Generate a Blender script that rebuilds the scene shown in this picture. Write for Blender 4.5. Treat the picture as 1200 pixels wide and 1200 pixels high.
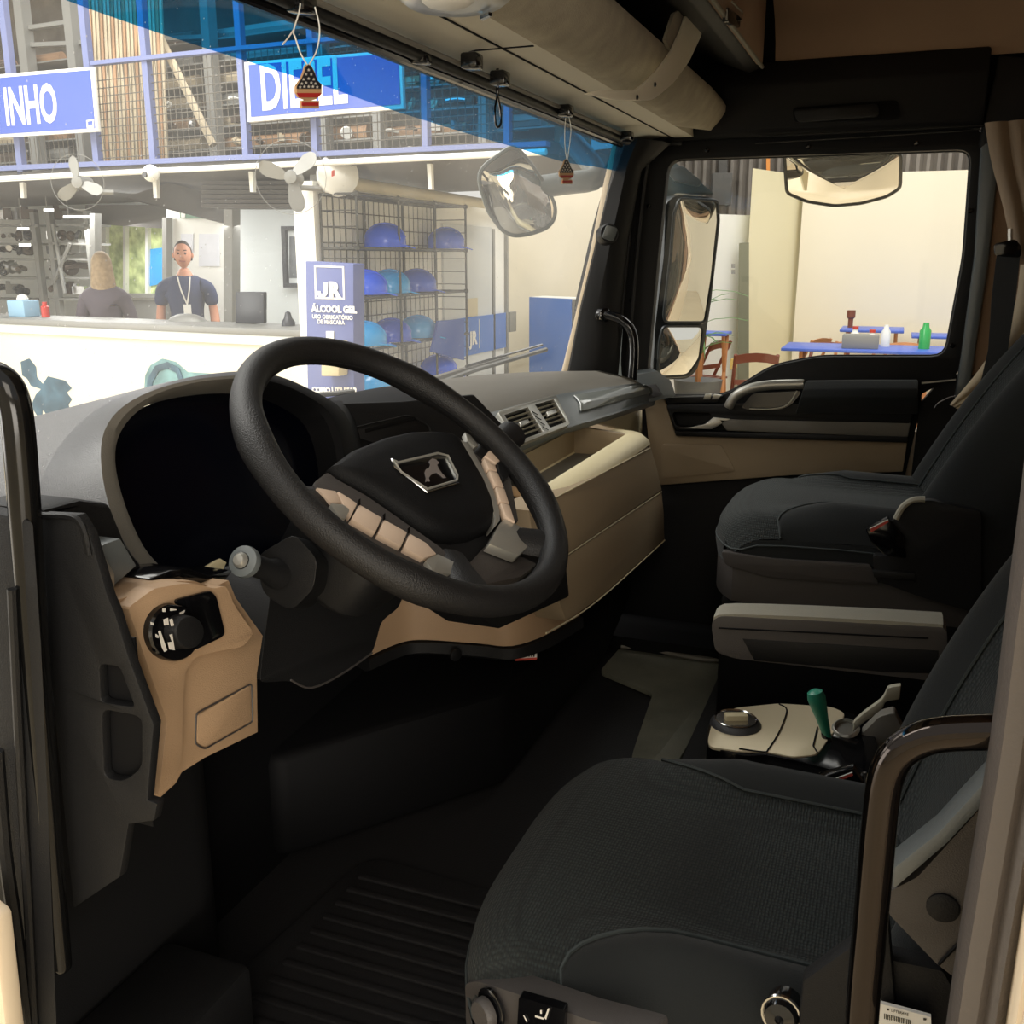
import bpy, bmesh, math, random
from mathutils import Vector as V, Matrix
from mathutils.geometry import tessellate_polygon
random.seed(11)
D = bpy.data; SC = bpy.context.scene; COL = SC.collection
for _o in list(D.objects): D.objects.remove(_o)
PI = math.pi

# ------------------------------------------------------------------ camera, world, lights, exposure
F = 1150.0                                   # focal length in pixels of the 1200 px frame
PITCH = math.atan(295 / F); YAW = math.atan(460 / math.hypot(F, 295))
CAM = V((-0.30, 0.0, 1.05))
fw = V((math.cos(YAW) * math.cos(PITCH), math.sin(YAW) * math.cos(PITCH), -math.sin(PITCH)))
rt = V((math.sin(YAW), -math.cos(YAW), 0)); up = rt.cross(fw)
cd = D.cameras.new('camera'); cam = D.objects.new('camera', cd); COL.objects.link(cam)
cd.sensor_width = 36; cd.lens = F / 1200 * 36; cd.clip_start = 0.02; cd.clip_end = 200
cam.matrix_world = Matrix(((rt.x, up.x, -fw.x, CAM.x), (rt.y, up.y, -fw.y, CAM.y), (rt.z, up.z, -fw.z, CAM.z), (0, 0, 0, 1)))
SC.camera = cam
SC.view_settings.view_transform = 'Standard'; SC.view_settings.look = 'None'
SC.view_settings.gamma = 1; SC.view_settings.use_curve_mapping = False
SC.view_settings.exposure = 0.0
w = D.worlds.new('world'); SC.world = w; w.use_nodes = True
bg = w.node_tree.nodes['Background']
bg.inputs[0].default_value = (1.0, 0.98, 0.94, 1); bg.inputs[1].default_value = 0.75
def lamp(name, loc, target, sx, sy, power, col=(1, .97, .92)):
    l = D.lights.new(name, 'AREA'); l.shape = 'RECTANGLE'; l.size = sx; l.size_y = sy; l.energy = power; l.color = col
    o = D.objects.new(name, l); COL.objects.link(o); o.location = loc
    o.rotation_euler = (V(target) - V(loc)).to_track_quat('-Z', 'Y').to_euler(); return o
# area lights added out of view: ahead, beyond the right side, over the photographer
lamp('unseen_hall_light', (3.9, 5.2, 4.9), (6.2, 4.6, 1.2), 4, 5, 300)
lamp('unseen_hall_light', (8.5, -1.0, 7.0), (10.5, -1.0, 0), 6, 7, 540)
lamp('unseen_hall_light', (-3.6, -1.6, 3.4), (0.9, 0.8, 0.6), 2.5, 2.5, 120, (1, .90, .76))
lamp('added_fill_light', (0.2, 9.5, 1.1), (0.9, 0.6, 1.1), 7.0, 3.4, 380)   # unseen light added ahead of the truck to brighten the header
lamp('unseen_hall_light', (1.3, 4.6, 5.4), (1.3, 4.2, 0), 4.0, 4.0, 430)   # added over the bay so its floor bounces light onto the header
lamp('added_fill_light', (-6.0, -3.8, 0.5), (1.0, 0.6, 1.1), 4.0, 2.2, 300, (1, .93, .82))   # unseen light added behind the photographer for the shelf felt and dash
SC.cycles.transparent_max_bounces = 16

# ------------------------------------------------------------------ placing: a photograph pixel to a point on a plane of the cab
def ray(px, py): return fw * F + rt * (px - 600) + up * (600 - py)
def P(px, py, **k):
    d = ray(px, py)
    if 'n' in k: return CAM + d * ((V(k['p']) - CAM).dot(V(k['n'])) / d.dot(V(k['n'])))
    a, v = list(k.items())[0]
    if a == 'd': return CAM + d * (v / F)
    i = 'xyz'.index(a); return CAM + d * ((v - CAM[i]) / d[i])
def PP(pts, **k): return [P(x, y, **k) for x, y in pts]

# ------------------------------------------------------------------ materials
def lin(c):
    r = []
    for v in c:
        v = v / 255; r.append(v / 12.92 if v <= .04045 else ((v + .055) / 1.055) ** 2.4)
    return tuple(r) + (1,)
def mat(name, col, rough=.5, metal=0, bump=None, var=0, vscale=6, spec=.5, coat=0, emit=None, kind='noise', sheen=0):
    m = D.materials.new(name); m.use_nodes = True; nt = m.node_tree; N = nt.nodes; L = nt.links
    b = N['Principled BSDF']; c = lin(col)
    b.inputs['Base Color'].default_value = c; b.inputs['Roughness'].default_value = rough
    b.inputs['Metallic'].default_value = metal; b.inputs['Specular IOR Level'].default_value = spec
    b.inputs['Coat Weight'].default_value = coat
    if sheen: b.inputs['Sheen Weight'].default_value = sheen
    if emit:
        b.inputs['Emission Color'].default_value = lin(emit[0]); b.inputs['Emission Strength'].default_value = emit[1]
    tc = N.new('ShaderNodeTexCoord')
    if var:
        n = N.new('ShaderNodeTexNoise'); n.inputs['Scale'].default_value = vscale; n.inputs['Detail'].default_value = 5
        L.new(tc.outputs['Object'], n.inputs['Vector'])
        r = N.new('ShaderNodeValToRGB'); r.color_ramp.elements[0].position = .3; r.color_ramp.elements[1].position = .7
        r.color_ramp.elements[0].color = tuple(v * (1 - var) for v in c[:3]) + (1,)
        r.color_ramp.elements[1].color = tuple(min(1, v * (1 + var)) for v in c[:3]) + (1,)
        L.new(n.outputs[0], r.inputs[0]); L.new(r.outputs[0], b.inputs['Base Color'])
    if bump:
        s, st = bump
        if kind == 'knit':
            t = N.new('ShaderNodeTexVoronoi'); t.inputs['Scale'].default_value = s; t.inputs['Randomness'].default_value = .25
            mp = N.new('ShaderNodeMapping'); mp.inputs['Scale'].default_value = (1.0, 1.6, 1.3)
            L.new(tc.outputs['Object'], mp.inputs[0]); L.new(mp.outputs[0], t.inputs['Vector']); out = t.outputs['Distance']
            cr = N.new('ShaderNodeValToRGB'); cr.color_ramp.elements[0].position = .10; cr.color_ramp.elements[1].position = .55
            cr.color_ramp.elements[0].color = tuple(v * 2.1 for v in c[:3]) + (1,); cr.color_ramp.elements[1].color = tuple(v * .55 for v in c[:3]) + (1,)
            L.new(out, cr.inputs[0]); L.new(cr.outputs[0], b.inputs['Base Color'])
        else:
            t = N.new('ShaderNodeTexNoise'); t.inputs['Scale'].default_value = s; t.inputs['Detail'].default_value = 2
            L.new(tc.outputs['Object'], t.inputs['Vector']); out = t.outputs[0]
        bp = N.new('ShaderNodeBump'); bp.inputs['Strength'].default_value = st; bp.inputs['Distance'].default_value = .002
        L.new(out, bp.inputs['Height']); L.new(bp.outputs[0], b.inputs['Normal'])
    return m
def glass(name, tint, refl=.5, dust=0.0, dscale=60, rough=.02):
    m = D.materials.new(name); m.use_nodes = True; nt = m.node_tree; N = nt.nodes; L = nt.links
    N.remove(N['Principled BSDF']); out = N['Material Output']
    t = N.new('ShaderNodeBsdfTransparent'); t.inputs[0].default_value = tint
    g = N.new('ShaderNodeBsdfGlossy'); g.inputs['Roughness'].default_value = rough
    ge = N.new('ShaderNodeNewGeometry'); dt = N.new('ShaderNodeVectorMath'); dt.operation = 'DOT_PRODUCT'   # Schlick reflectance, the same from both sides
    L.new(ge.outputs['Incoming'], dt.inputs[0]); L.new(ge.outputs['Normal'], dt.inputs[1])
    def mth(op, a, b=0.0):
        k = N.new('ShaderNodeMath'); k.operation = op
        L.new(a, k.inputs[0]) if not isinstance(a, float) else None
        if isinstance(a, float): k.inputs[0].default_value = a
        if isinstance(b, float): k.inputs[1].default_value = b
        else: L.new(b, k.inputs[1])
        return k.outputs[0]
    sc = mth('POWER', mth('SUBTRACT', 1.0, mth('ABSOLUTE', dt.outputs['Value'])), 5.0)
    mu = N.new('ShaderNodeMath'); mu.operation = 'MULTIPLY_ADD'; L.new(sc, mu.inputs[0]); mu.inputs[1].default_value = .9 * refl; mu.inputs[2].default_value = .045 * refl
    mx = N.new('ShaderNodeMixShader'); L.new(mu.outputs[0], mx.inputs[0]); L.new(t.outputs[0], mx.inputs[1]); L.new(g.outputs[0], mx.inputs[2])
    res = mx
    if dust:
        di = N.new('ShaderNodeBsdfDiffuse'); di.inputs[0].default_value = (.75, .74, .7, 1)
        tr = N.new('ShaderNodeBsdfTranslucent'); tr.inputs[0].default_value = (.8, .79, .76, 1)
        ad = N.new('ShaderNodeMixShader'); ad.inputs[0].default_value = .6; L.new(di.outputs[0], ad.inputs[1]); L.new(tr.outputs[0], ad.inputs[2])
        tc = N.new('ShaderNodeTexCoord'); n = N.new('ShaderNodeTexNoise'); n.inputs['Scale'].default_value = 4; n.inputs['Detail'].default_value = 6
        v = N.new('ShaderNodeTexVoronoi'); v.inputs['Scale'].default_value = dscale
        L.new(tc.outputs['Object'], n.inputs['Vector']); L.new(tc.outputs['Object'], v.inputs['Vector'])
        lt = N.new('ShaderNodeMath'); lt.operation = 'LESS_THAN'; lt.inputs[1].default_value = .08; L.new(v.outputs['Distance'], lt.inputs[0])
        k = N.new('ShaderNodeMath'); k.operation = 'MULTIPLY'; k.inputs[1].default_value = .35; L.new(lt.outputs[0], k.inputs[0])
        k2 = N.new('ShaderNodeMath'); k2.operation = 'MULTIPLY_ADD'; k2.inputs[1].default_value = dust; L.new(n.outputs[0], k2.inputs[0]); L.new(k.outputs[0], k2.inputs[2])
        m2 = N.new('ShaderNodeMixShader'); L.new(k2.outputs[0], m2.inputs[0]); L.new(mx.outputs[0], m2.inputs[1]); L.new(ad.outputs[0], m2.inputs[2]); res = m2
    L.new(res.outputs[0], out.inputs[0]); return m
M = dict(
    black=mat('black_plastic', (17, 17, 18), .5, bump=(900, .25), spec=.35),
    softblack=mat('soft_black_plastic', (21, 21, 22), .62, bump=(700, .3), spec=.3),
    padblack=mat('airbag_black', (13, 13, 14), .62, bump=(620, .4), spec=.18), bracket=mat('bracket_cream', (244, 236, 212), .4),
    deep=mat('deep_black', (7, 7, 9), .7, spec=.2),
    gloss=mat('gloss_black', (12, 12, 14), .12, spec=.6),
    screen=mat('cluster_glass', (3, 4, 12), .2, spec=.2),
    leather=mat('black_leather', (23, 22, 22), .5, bump=(620, .45), spec=.35),
    hood=mat('grained_grey_plastic', (60, 60, 63), .38, bump=(800, .5), spec=.6),
    dashgrey=mat('warm_grey_plastic', (112, 108, 100), .5, bump=(800, .3), spec=.45),
    slate=mat('slate_grey_plastic', (98, 103, 104), .32, bump=(700, .15), spec=.55),
    silver=mat('satin_silver', (176, 174, 166), .3, .6, spec=.6),
    chrome=mat('chrome', (190, 188, 184), .16, 1),
    darkchrome=mat('dark_polished_tube', (54, 49, 46), .07, .95),
    blacktube=mat('black_polished_tube', (14, 14, 14), .12, .0, spec=.35),
    beige=mat('beige_plastic', (172, 143, 113), .5, bump=(900, .3), spec=.4),
    beige2=mat('beige_dash', (156, 138, 112), .5, bump=(900, .3), spec=.4),
    cream=mat('cream_tray', (206, 194, 158), .45, bump=(900, .2), spec=.4),
    button=mat('beige_button', (198, 176, 156), .45, spec=.4),
    mark=mat('white_marks', (215, 210, 200), .5),
    greymark=mat('grey_marks', (126, 118, 114), .4, .3),
    felt=mat('grey_felt', (164, 155, 136), .9, bump=(350, .5), var=.12, vscale=25),
    header=mat('header_trim', (206, 200, 184), .7, bump=(500, .2)),
    liner=mat('brown_headliner', (158, 132, 110), .9, bump=(400, .3), var=.05),
    fabric=mat('dark_seat_fabric', (25, 31, 30), .85, bump=(170, 1.0), kind='knit', sheen=.05),
    velour=mat('smooth_seat_velour', (14, 18, 18), .9, bump=(900, .4), sheen=.08),
    seam=mat('seam_cord', (48, 54, 54), .8),
    seatplastic=mat('seat_grey_plastic', (66, 62, 60), .5, bump=(800, .3)),
    armgrey=mat('armrest_grey_vinyl', (142, 138, 124), .65, bump=(500, .5)),
    curtain=mat('curtain_cloth', (142, 124, 104), .9, bump=(500, .3)),
    curtain2=mat('light_curtain_cloth', (196, 180, 154), .9, bump=(500, .3)),
    strap=mat('belt_webbing', (40, 42, 44), .8, bump=(800, .5)),
    rubber=mat('rubber_mat', (30, 29, 30), .6, bump=(300, .4), spec=.4),
    floorlit=mat('lit_floor_vinyl', (116, 116, 102), .55, bump=(260, .5), var=.15, vscale=14),
    sealgrey=mat('door_seal_grey', (80, 74, 70), .45, bump=(300, .2)),
    paint=mat('cream_truck_paint', (232, 214, 186), .25, coat=.3),
    green=mat('green_knob', (38, 128, 104), .4),
    levergrey=mat('grey_lever', (160, 155, 138), .45),
    red=mat('red_marks', (214, 84, 70), .5), white=mat('white_paper', (236, 234, 228), .6),
    treered=mat('flag_red', (184, 42, 40), .6), treetan=mat('flag_tan', (206, 164, 120), .6), treeblack=mat('flag_dark', (34, 32, 40), .6),
    mirror=mat('mirror_glass', (240, 238, 232), .015, 1),
    mirrorhouse=mat('mirror_housing_grey', (92, 100, 100), .4), mirrorrim=mat('mirror_rim', (46, 50, 52), .4),
    glass=glass('window_glass', (.97, .98, .97, 1), .5, .0), 
    wind=glass('windshield_glass', (.95, .96, .95, 1), .5, .24, 75),
    strip=glass('blue_sunstrip_film', (.015, .27, .60, 1), .5, .03, 90),
    wiper=mat('wiper_grey', (120, 120, 116), .5),
)

# ------------------------------------------------------------------ mesh building
class MB:
    def __init__(s): s.bm = bmesh.new(); s.mi = 0
    def face(s, vs):
        try:
            f = s.bm.faces.new(vs); f.material_index = s.mi; return f
        except ValueError: return None
    def verts(s, pts): return [s.bm.verts.new(p) for p in pts]
    def poly(s, pts): s.face(s.verts(pts))
    def prism(s, pts, vec, holes=()):
        vec = V(vec); loops = [list(map(V, pts))] + [list(map(V, h)) for h in holes]
        flat = [p for l in loops for p in l]
        a = s.verts(flat); b = s.verts([p + vec for p in flat])
        for t in tessellate_polygon(loops) if (holes or len(pts) > 4) else [tuple(range(len(pts)))]:
            s.face([a[i] for i in t]); s.face([b[i] for i in reversed(t)])
        k = 0
        for l in loops:
            n = len(l)
            for i in range(n): s.face([a[k + i], a[k + (i + 1) % n], b[k + (i + 1) % n], b[k + i]])
            k += n
        return s
    def loft(s, rows, closed=True, caps=True, wrap=False):
        R = [s.verts(r) for r in rows]; n = len(R[0])
        m = len(R)
        for j in range(m if wrap else m - 1):
            A = R[j]; B = R[(j + 1) % m]
            for i in range(n if closed else n - 1): s.face([A[i], A[(i + 1) % n], B[(i + 1) % n], B[i]])
        if caps and closed and not wrap: s.face(list(reversed(R[0]))); s.face(R[-1])
        return s
    def sheet(s, rows, vec):                      # an open grid given thickness along vec
        vec = V(vec); R = [[V(p) for p in r] for r in rows]
        return s.loft([r + [p + vec for p in reversed(r)] for r in R])
    def box(s, c, d, rz=0, rot=None):
        c = V(c); m = rot if rot is not None else Matrix.Rotation(rz, 3, 'Z')
        pts = [c + m @ V((x * d[0] / 2, y * d[1] / 2, -d[2] / 2)) for x, y in ((-1, -1), (1, -1), (1, 1), (-1, 1))]
        return s.prism(pts, m @ V((0, 0, d[2])))
    def bb(s, lo, hi): return s.box([(a + b) / 2 for a, b in zip(lo, hi)], [abs(b - a) for a, b in zip(lo, hi)])
    def tube(s, path, r, seg=10, wrap=False, flat=1.0, upv=None):
        path = [V(p) for p in path]; n = len(path); rows = []; pn = None
        for i, p in enumerate(path):
            t = (path[(i + 1) % n] - path[i - 1]) if wrap else (path[min(i + 1, n - 1)] - path[max(i - 1, 0)])
            t.normalize()
            if pn is None:
                a = V(upv) if upv else (V((0, 0, 1)) if abs(t.z) < .9 else V((1, 0, 0)))
                pn = (a - t * a.dot(t)).normalized()
            else: pn = (pn - t * pn.dot(t)).normalized()
            b = t.cross(pn); rr = r[i] if isinstance(r, (list, tuple)) else r
            rows.append([p + (pn * math.cos(2 * PI * k / seg) * flat + b * math.sin(2 * PI * k / seg)) * rr for k in range(seg)])
        return s.loft(rows, wrap=wrap)
    def lathe(s, prof, o, ax, seg=24, sx=1.0, xdir=None):   # prof: (radius, along)
        ax = V(ax).normalized(); o = V(o); a = V(xdir) if xdir else (V((0, 0, 1)) if abs(ax.z) < .9 else V((1, 0, 0)))
        a = (a - ax * a.dot(ax)).normalized(); b = ax.cross(a)
        return s.loft([[o + ax * h + (a * math.cos(2 * PI * k / seg) * sx + b * math.sin(2 * PI * k / seg)) * max(r, 1e-5) for k in range(seg)] for r, h in prof])
    def ball(s, c, r, seg=12, sc=(1, 1, 1)):
        c = V(c); n = seg // 2
        return s.loft([[c + V((r * sc[0] * math.sin(PI * (j + .02) / (n + .04)) * math.cos(2 * PI * k / seg), r * sc[1] * math.sin(PI * (j + .02) / (n + .04)) * math.sin(2 * PI * k / seg), r * sc[2] * math.cos(PI * (j + .02) / (n + .04)))) for k in range(seg)] for j in range(n + 1)])
OFF = {}
def obj(name, mb, m, parent=None, bev=0, ang=40, seg=2, smooth=True):
    bm = mb.bm
    bmesh.ops.remove_doubles(bm, verts=bm.verts, dist=1e-5)
    bmesh.ops.recalc_face_normals(bm, faces=bm.faces)
    if bev:
        es = [e for e in bm.edges if len(e.link_faces) == 2 and e.calc_face_angle(0) > math.radians(28)]
        try: bmesh.ops.bevel(bm, geom=es, offset=bev, segments=seg, profile=.5, affect='EDGES', clamp_overlap=True)
        except Exception: pass
    for f in bm.faces: f.smooth = smooth
    for e in bm.edges:
        if len(e.link_faces) == 2: e.smooth = e.calc_face_angle(0) < math.radians(ang)
    off = OFF.get(parent.name if parent else '', V((0, 0, 0)))
    if off.length: bmesh.ops.translate(bm, verts=bm.verts, vec=-off)
    me = D.meshes.new(name); bm.to_mesh(me); bm.free()
    o = D.objects.new(name, me); COL.objects.link(o)
    for x in (m if isinstance(m, (list, tuple)) else [m]): me.materials.append(M[x] if isinstance(x, str) else x)
    if parent: o.parent = parent
    OFF[o.name] = off
    return o
def tag(o, label, cat, group=None):
    o['label'] = label; o['category'] = cat
    if group: o['group'] = group
    return o
def thing(name, label, cat, loc=(0, 0, 0), group=None):
    o = D.objects.new(name, None); COL.objects.link(o); o.location = loc; OFF[o.name] = V(loc); o.empty_display_size = .1
    return tag(o, label, cat, group)
def lab(o, t): o['label'] = t; return o
def struct(name, mb, m, parent=None, **k):
    o = obj(name, mb, m, parent, **k)
    if not parent: o['kind'] = 'structure'
    return o
def dup(root, loc, rz=0, label=None, mats=None, scale=1):
    def cp(o, par):
        c = o.copy(); COL.objects.link(c); c.parent = par
        for ch in o.children: cp(ch, c)
        return c
    r = cp(root, None); r.location = loc; r.rotation_euler = (0, 0, rz); r.scale = (scale,) * 3
    if label: r['label'] = label
    return r
def text(s, origin, xdir, ydir, size, m, parent=None, name='lettering', sx=1.0, bold=0, extr=.001, align='LEFT', top=None):
    c = D.curves.new(name, 'FONT'); c.body = s; c.size = size; c.extrude = extr; c.offset = bold; c.align_x = align; c.resolution_u = 3
    o = D.objects.new(name, c); COL.objects.link(o); c.materials.append(M[m] if isinstance(m, str) else m)
    x = V(xdir).normalized(); y = (V(ydir) - x * V(ydir).dot(x)).normalized(); z = x.cross(y); off = OFF.get(parent.name if parent else '', V((0, 0, 0)))
    p = V(origin) - off
    o.matrix_world = Matrix(((x.x * sx, y.x, z.x, p.x), (x.y * sx, y.y, z.y, p.y), (x.z * sx, y.z, z.z, p.z), (0, 0, 0, 1)))
    me = D.meshes.new_from_object(o.evaluated_get(bpy.context.evaluated_depsgraph_get())); me.materials.clear(); me.materials.append(M[m] if isinstance(m, str) else m)
    q = D.objects.new(name, me); COL.objects.link(q); q.matrix_world = o.matrix_world.copy(); D.objects.remove(o); o = q
    if parent: o.parent = parent
    return o
def smooth_path(pts, n=6, closed=False):
    pts = [V(p) for p in pts]; out = []; m = len(pts)
    for i in range(m if closed else m - 1):
        p0 = pts[(i - 1) % m] if (closed or i > 0) else pts[0]; p1 = pts[i]; p2 = pts[(i + 1) % m]
        p3 = pts[(i + 2) % m] if (closed or i + 2 < m) else pts[-1]
        for k in range(n):
            t = k / n
            out.append(.5 * ((2 * p1) + (p2 - p0) * t + (2 * p0 - 5 * p1 + 4 * p2 - p3) * t * t + (3 * p1 - p0 - 3 * p2 + p3) * t ** 3))
    if not closed: out.append(pts[-1])
    return out
def rr(px0, py0, px1, py1, r, n=4):            # rounded rectangle in pixels
    o = []
    for cx, cy, a in ((px1 - r, py0 + r, -90), (px1 - r, py1 - r, 0), (px0 + r, py1 - r, 90), (px0 + r, py0 + r, 180)):
        for k in range(n + 1): t = math.radians(a + 90 * k / n); o.append((cx + r * math.cos(t), cy + r * math.sin(t)))
    return o
def rnd(pts, r, n=3):                            # rounds the corners of a pixel polygon
    out = []; m = len(pts); q = [V((x, y)) for x, y in pts]
    for i in range(m):
        a, b, c = q[i - 1], q[i], q[(i + 1) % m]
        d1 = min(r, (a - b).length * .45); d2 = min(r, (c - b).length * .45)
        s = b + (a - b).normalized() * d1; e = b + (c - b).normalized() * d2
        for k in range(n + 1):
            t = k / n; p = s * (1 - t) ** 2 + b * 2 * t * (1 - t) + e * t * t; out.append((p.x, p.y))
    return out
def ngon(o, a, b, r1, r2, n=20): return [V(o) + V(a) * r1 * math.cos(2 * PI * k / n) + V(b) * r2 * math.sin(2 * PI * k / n) for k in range(n)]
# ================================================================== CAB SHELL (the setting)
XL, XR = 0.28, 2.38
m = MB(); m.bb((XL, -1.0, -.05), (XR - .02, 1.25, 0)); struct('floor', m, 'rubber')
m = MB(); m.bb((XL, -1.06, -.05), (XR, -1.0, 1.8)); struct('wall_back', m, 'liner')
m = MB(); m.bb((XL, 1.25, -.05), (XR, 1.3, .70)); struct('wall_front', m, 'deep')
m = MB(); m.bb((XL - .02, -1.0, 1.78), (XR + .02, 0.95, 1.84)); struct('ceiling', m, 'liner')
# left wall: rear part behind the door opening, its grey jamb and the painted skin outside it
m = MB(); m.bb((XL - .03, -1.0, -.05), (XL + .01, -.16, 1.8)); struct('wall_left', m, 'liner')
m = MB(); m.bb((XL - .06, -.20, -.9), (XL - .01, -.093, 1.9)); m.bb((XL - .09, -1.0, -.9), (XL - .06, -.096, 1.9)); struct('trim_4', m, 'paint', bev=.006)
m = MB()
pts = smooth_path(PP([(1262, 300), (1240, 520), (1214, 720), (1196, 860), (1180, 960), (1148, 1150), (1128, 1290)], x=.25), 4)
jr = []
for p in pts: jr.append([p + V((.0, .012, 0)), p + V((-.008, .009, 0)), p + V((-.011, 0, 0)), p + V((-.008, -.004, 0)), p + V((-.014, -.009, 0)), p + V((-.008, -.016, 0)), p + V((.02, -.018, 0)), p + V((.03, .004, 0)), p + V((.02, .012, 0))])
m.loft(jr); struct('trim_5', m, 'sealgrey')
# front jamb of the driver's doorway with its two sealing lips
m = MB()
m.prism(PP([(-60, 590), (40, 610), (50, 760), (60, 1000), (70, 1260), (-60, 1260)], x=.26), (.025, .05, 0)); struct('trim_6', m, 'softblack', bev=.004)
m = MB()
m.tube(smooth_path(PP([(-4, 880), (6, 1000), (20, 1100), (34, 1230)], x=.25), 4), .006, 8); lip = m
m.tube(smooth_path(PP([(14, 690), (24, 900), (33, 1060), (40, 1200), (44, 1260)], x=.256), 4), .004, 8); struct('trim_7', m, 'black')
m = MB(); m.prism(PP([(-60, 1040), (-8, 1080), (12, 1250), (-60, 1250)], x=.20), (.02, .0, 0)); struct('trim_8', m, 'paint', bev=.004)
m = MB(); m.bb((XL - .02, .82, .6), (XL + .03, .92, 1.36)); struct('trim_9', m, 'softblack', bev=.01)
# wheel arch and footwell side
m = MB(); m.prism([V((.30, .86, 0)), V((.70, .86, 0)), V((.745, .885, 0)), V((.755, .93, 0)), V((.755, 1.24, 0)), V((.30, 1.24, 0))], (0, 0, .56)); struct('trim_10', m, 'softblack', bev=.02, seg=3)
m = MB(); m.bb((XL, -.05, 0), (XL + .06, .86, .10)); m.bb((XL, .72, 0), (XL + .33, .86, .15)); struct('trim_11', m, 'softblack', bev=.012)
# header: front underside, visor shelf, roll, overhead cabinet
hx0, hx1 = -.02 + XL, XR - .04
m = MB(); m.sheet([[V((x, .525, 1.352)), V((x, .62, 1.352)), V((x, .675, 1.345)), V((x, .70, 1.335))] for x in (hx0, .8, 1.2, 1.7, 2.1, hx1)], (0, 0, .02)); hd = struct('trim_1', m, 'header')
m = MB(); m.bb((1.152, .53, 1.3505), (1.156, .672, 1.353)); m.bb((hx0, .577, 1.350), (hx1, .5795, 1.3535)); struct('seam', m, 'deep', hd)
m = MB(); m.bb((hx0, .72, 1.36), (hx1 + .1, .80, 1.9)); m.bb((hx0, .5, 1.80), (hx1 + .1, .8, 1.9)); m.bb((2.41, -1.0, 1.36), (2.45, .8, 1.9)); struct('trim_2', m, 'softblack')
# passenger-side upper trim above the door (a dark ledge with a grab recess)
m = MB()
prof = [(2.40, 1.345), (2.33, 1.345), (2.315, 1.36), (2.30, 1.46), (2.32, 1.515), (2.40, 1.53)]
m.loft([[V((x, y, z)) for x, z in prof] for y in (.70, .40, .1, -.14)])
ul = struct('trim_3', m, 'softblack', bev=.006)
m = MB(); m.prism(PP(rnd([(929, 127), (1052, 118), (1056, 138), (1045, 141), (931, 144)], 5), x=2.315), (-.012, 0, 0)); struct('grab_recess_frame', m, 'deep', ul, bev=.003)
m = MB(); m.prism(PP(rnd([(931, 130), (1030, 123), (1030, 137), (935, 144)], 5), x=2.30), (-.02, 0, 0)); lab(struct('grab_bar', m, 'black', ul, bev=.004), 'dark grab bar with worn shiny end')
m = MB(); m.prism(PP(rnd([(950, 116), (965, 110), (1026, 106), (1036, 112), (1034, 122), (948, 128)], 4), x=2.318), (-.008, 0, 0)); struct('finger_recess', m, 'deep', ul)
for q in ((890, 160, 1172, 146), (885, 168, 1150, 152)):
    m = MB(); m.tube([P(q[0], q[1], x=2.322), P(q[2], q[3], x=2.322)], .0016, 6); struct('ridge', m, 'black', ul)
m = MB()   # rear drop of the ledge and the pillar side
m.prism([V((2.33, -.135, 1.30)), V((2.33, -.155, 1.50)), V((2.33, -.35, 1.47)), V((2.33, -.35, 1.30))], (.06, 0, 0)); struct('trim_12', m, 'softblack', bev=.01)
# roof side: brown headliner with soft folds
m = MB(); rows = []
for i in range(13):
    y = .335 - i * .112; r = []
    for j in range(9):
        t = j / 8; x = 2.335 - .42 * t ** 1.4; z = 1.50 + .30 * t ** .8
        x -= .018 * math.exp(-((t - .42 + .03 * i / 12) / .07) ** 2); r.append(V((x, y, z)))
    rows.append(r)
m.sheet(rows, (.02, 0, .02)); lab(struct('wall_right', m, 'liner'), 'brown headliner side') if False else struct('wall_right', m, 'liner')
m = MB(); m.bb((XR + .01, -1.0, -.2), (XR + .05, -.22, 1.85)); struct('wall_rear_right', m, 'liner')

# ------------------------------------------------------------------ windshield
def gx(s): return V((1.33 + .93 * s, 0, 0))
def wtop(s): return V((1.33 + .915 * s, .74 - .062 * abs(s) ** 2.4, 1.338))
def wbot(s): return V((1.33 + .965 * s, 1.03 - .20 * abs(s) ** 2.2, .79 - .055 * abs(s) ** 2))
def wpt(s, t):
    a, b = wtop(s), wbot(s); return a.lerp(b, t) + V((0, .02 * math.sin(PI * t), 0))
S = [-1.14 + 2.14 * i / 30 for i in range(31)]
def strip_t(s):                                   # lower edge of the sun strip down the glass
    return {0: 0}.get(9, 0.0)
def locate(px, py):                                # glass parameters under a pixel
    best = None; d = ray(px, py).normalized()
    for i in range(81):
        for j in range(61):
            s, t = -1 + i / 40, j / 60; p = wpt(s, t) - CAM; c = p.normalized().dot(d)
            if best is None or c > best[0]: best = (c, s, t)
    _, s0, t0 = best; st = .012
    for _ in range(8):
        for a in (-st, 0, st):
            for b in (-st, 0, st):
                c = (wpt(s0 + a, t0 + b) - CAM).normalized().dot(d)
                if c > best[0]: best = (c, s0 + a, t0 + b)
        s0, t0 = best[1:]; st *= .6
    return s0, t0
SB = sorted(locate(*q) for q in [(70, 0), (180, 38), (300, 76), (380, 102), (460, 130), (540, 155), (600, 172), (660, 190), (700, 196)])
def strip_t(s):
    if s <= SB[0][0]: return SB[0][1]
    for (a, ta), (b, tb) in zip(SB, SB[1:]):
        if a <= s <= b: return ta + (tb - ta) * (s - a) / (b - a)
    return SB[-1][1]
m = MB(); m.loft([[wpt(s, j / 10) for j in range(11)] for s in S], closed=False)
wd = struct('window_1', m, 'wind')
m = MB(); m.loft([[wpt(s, strip_t(s) * j / 4) + V((0, -.004, 0)) for j in range(5)] for s in S], closed=False)
lab(struct('sunstrip', m, 'strip', wd), 'blue tinted sun strip across the top')
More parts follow.
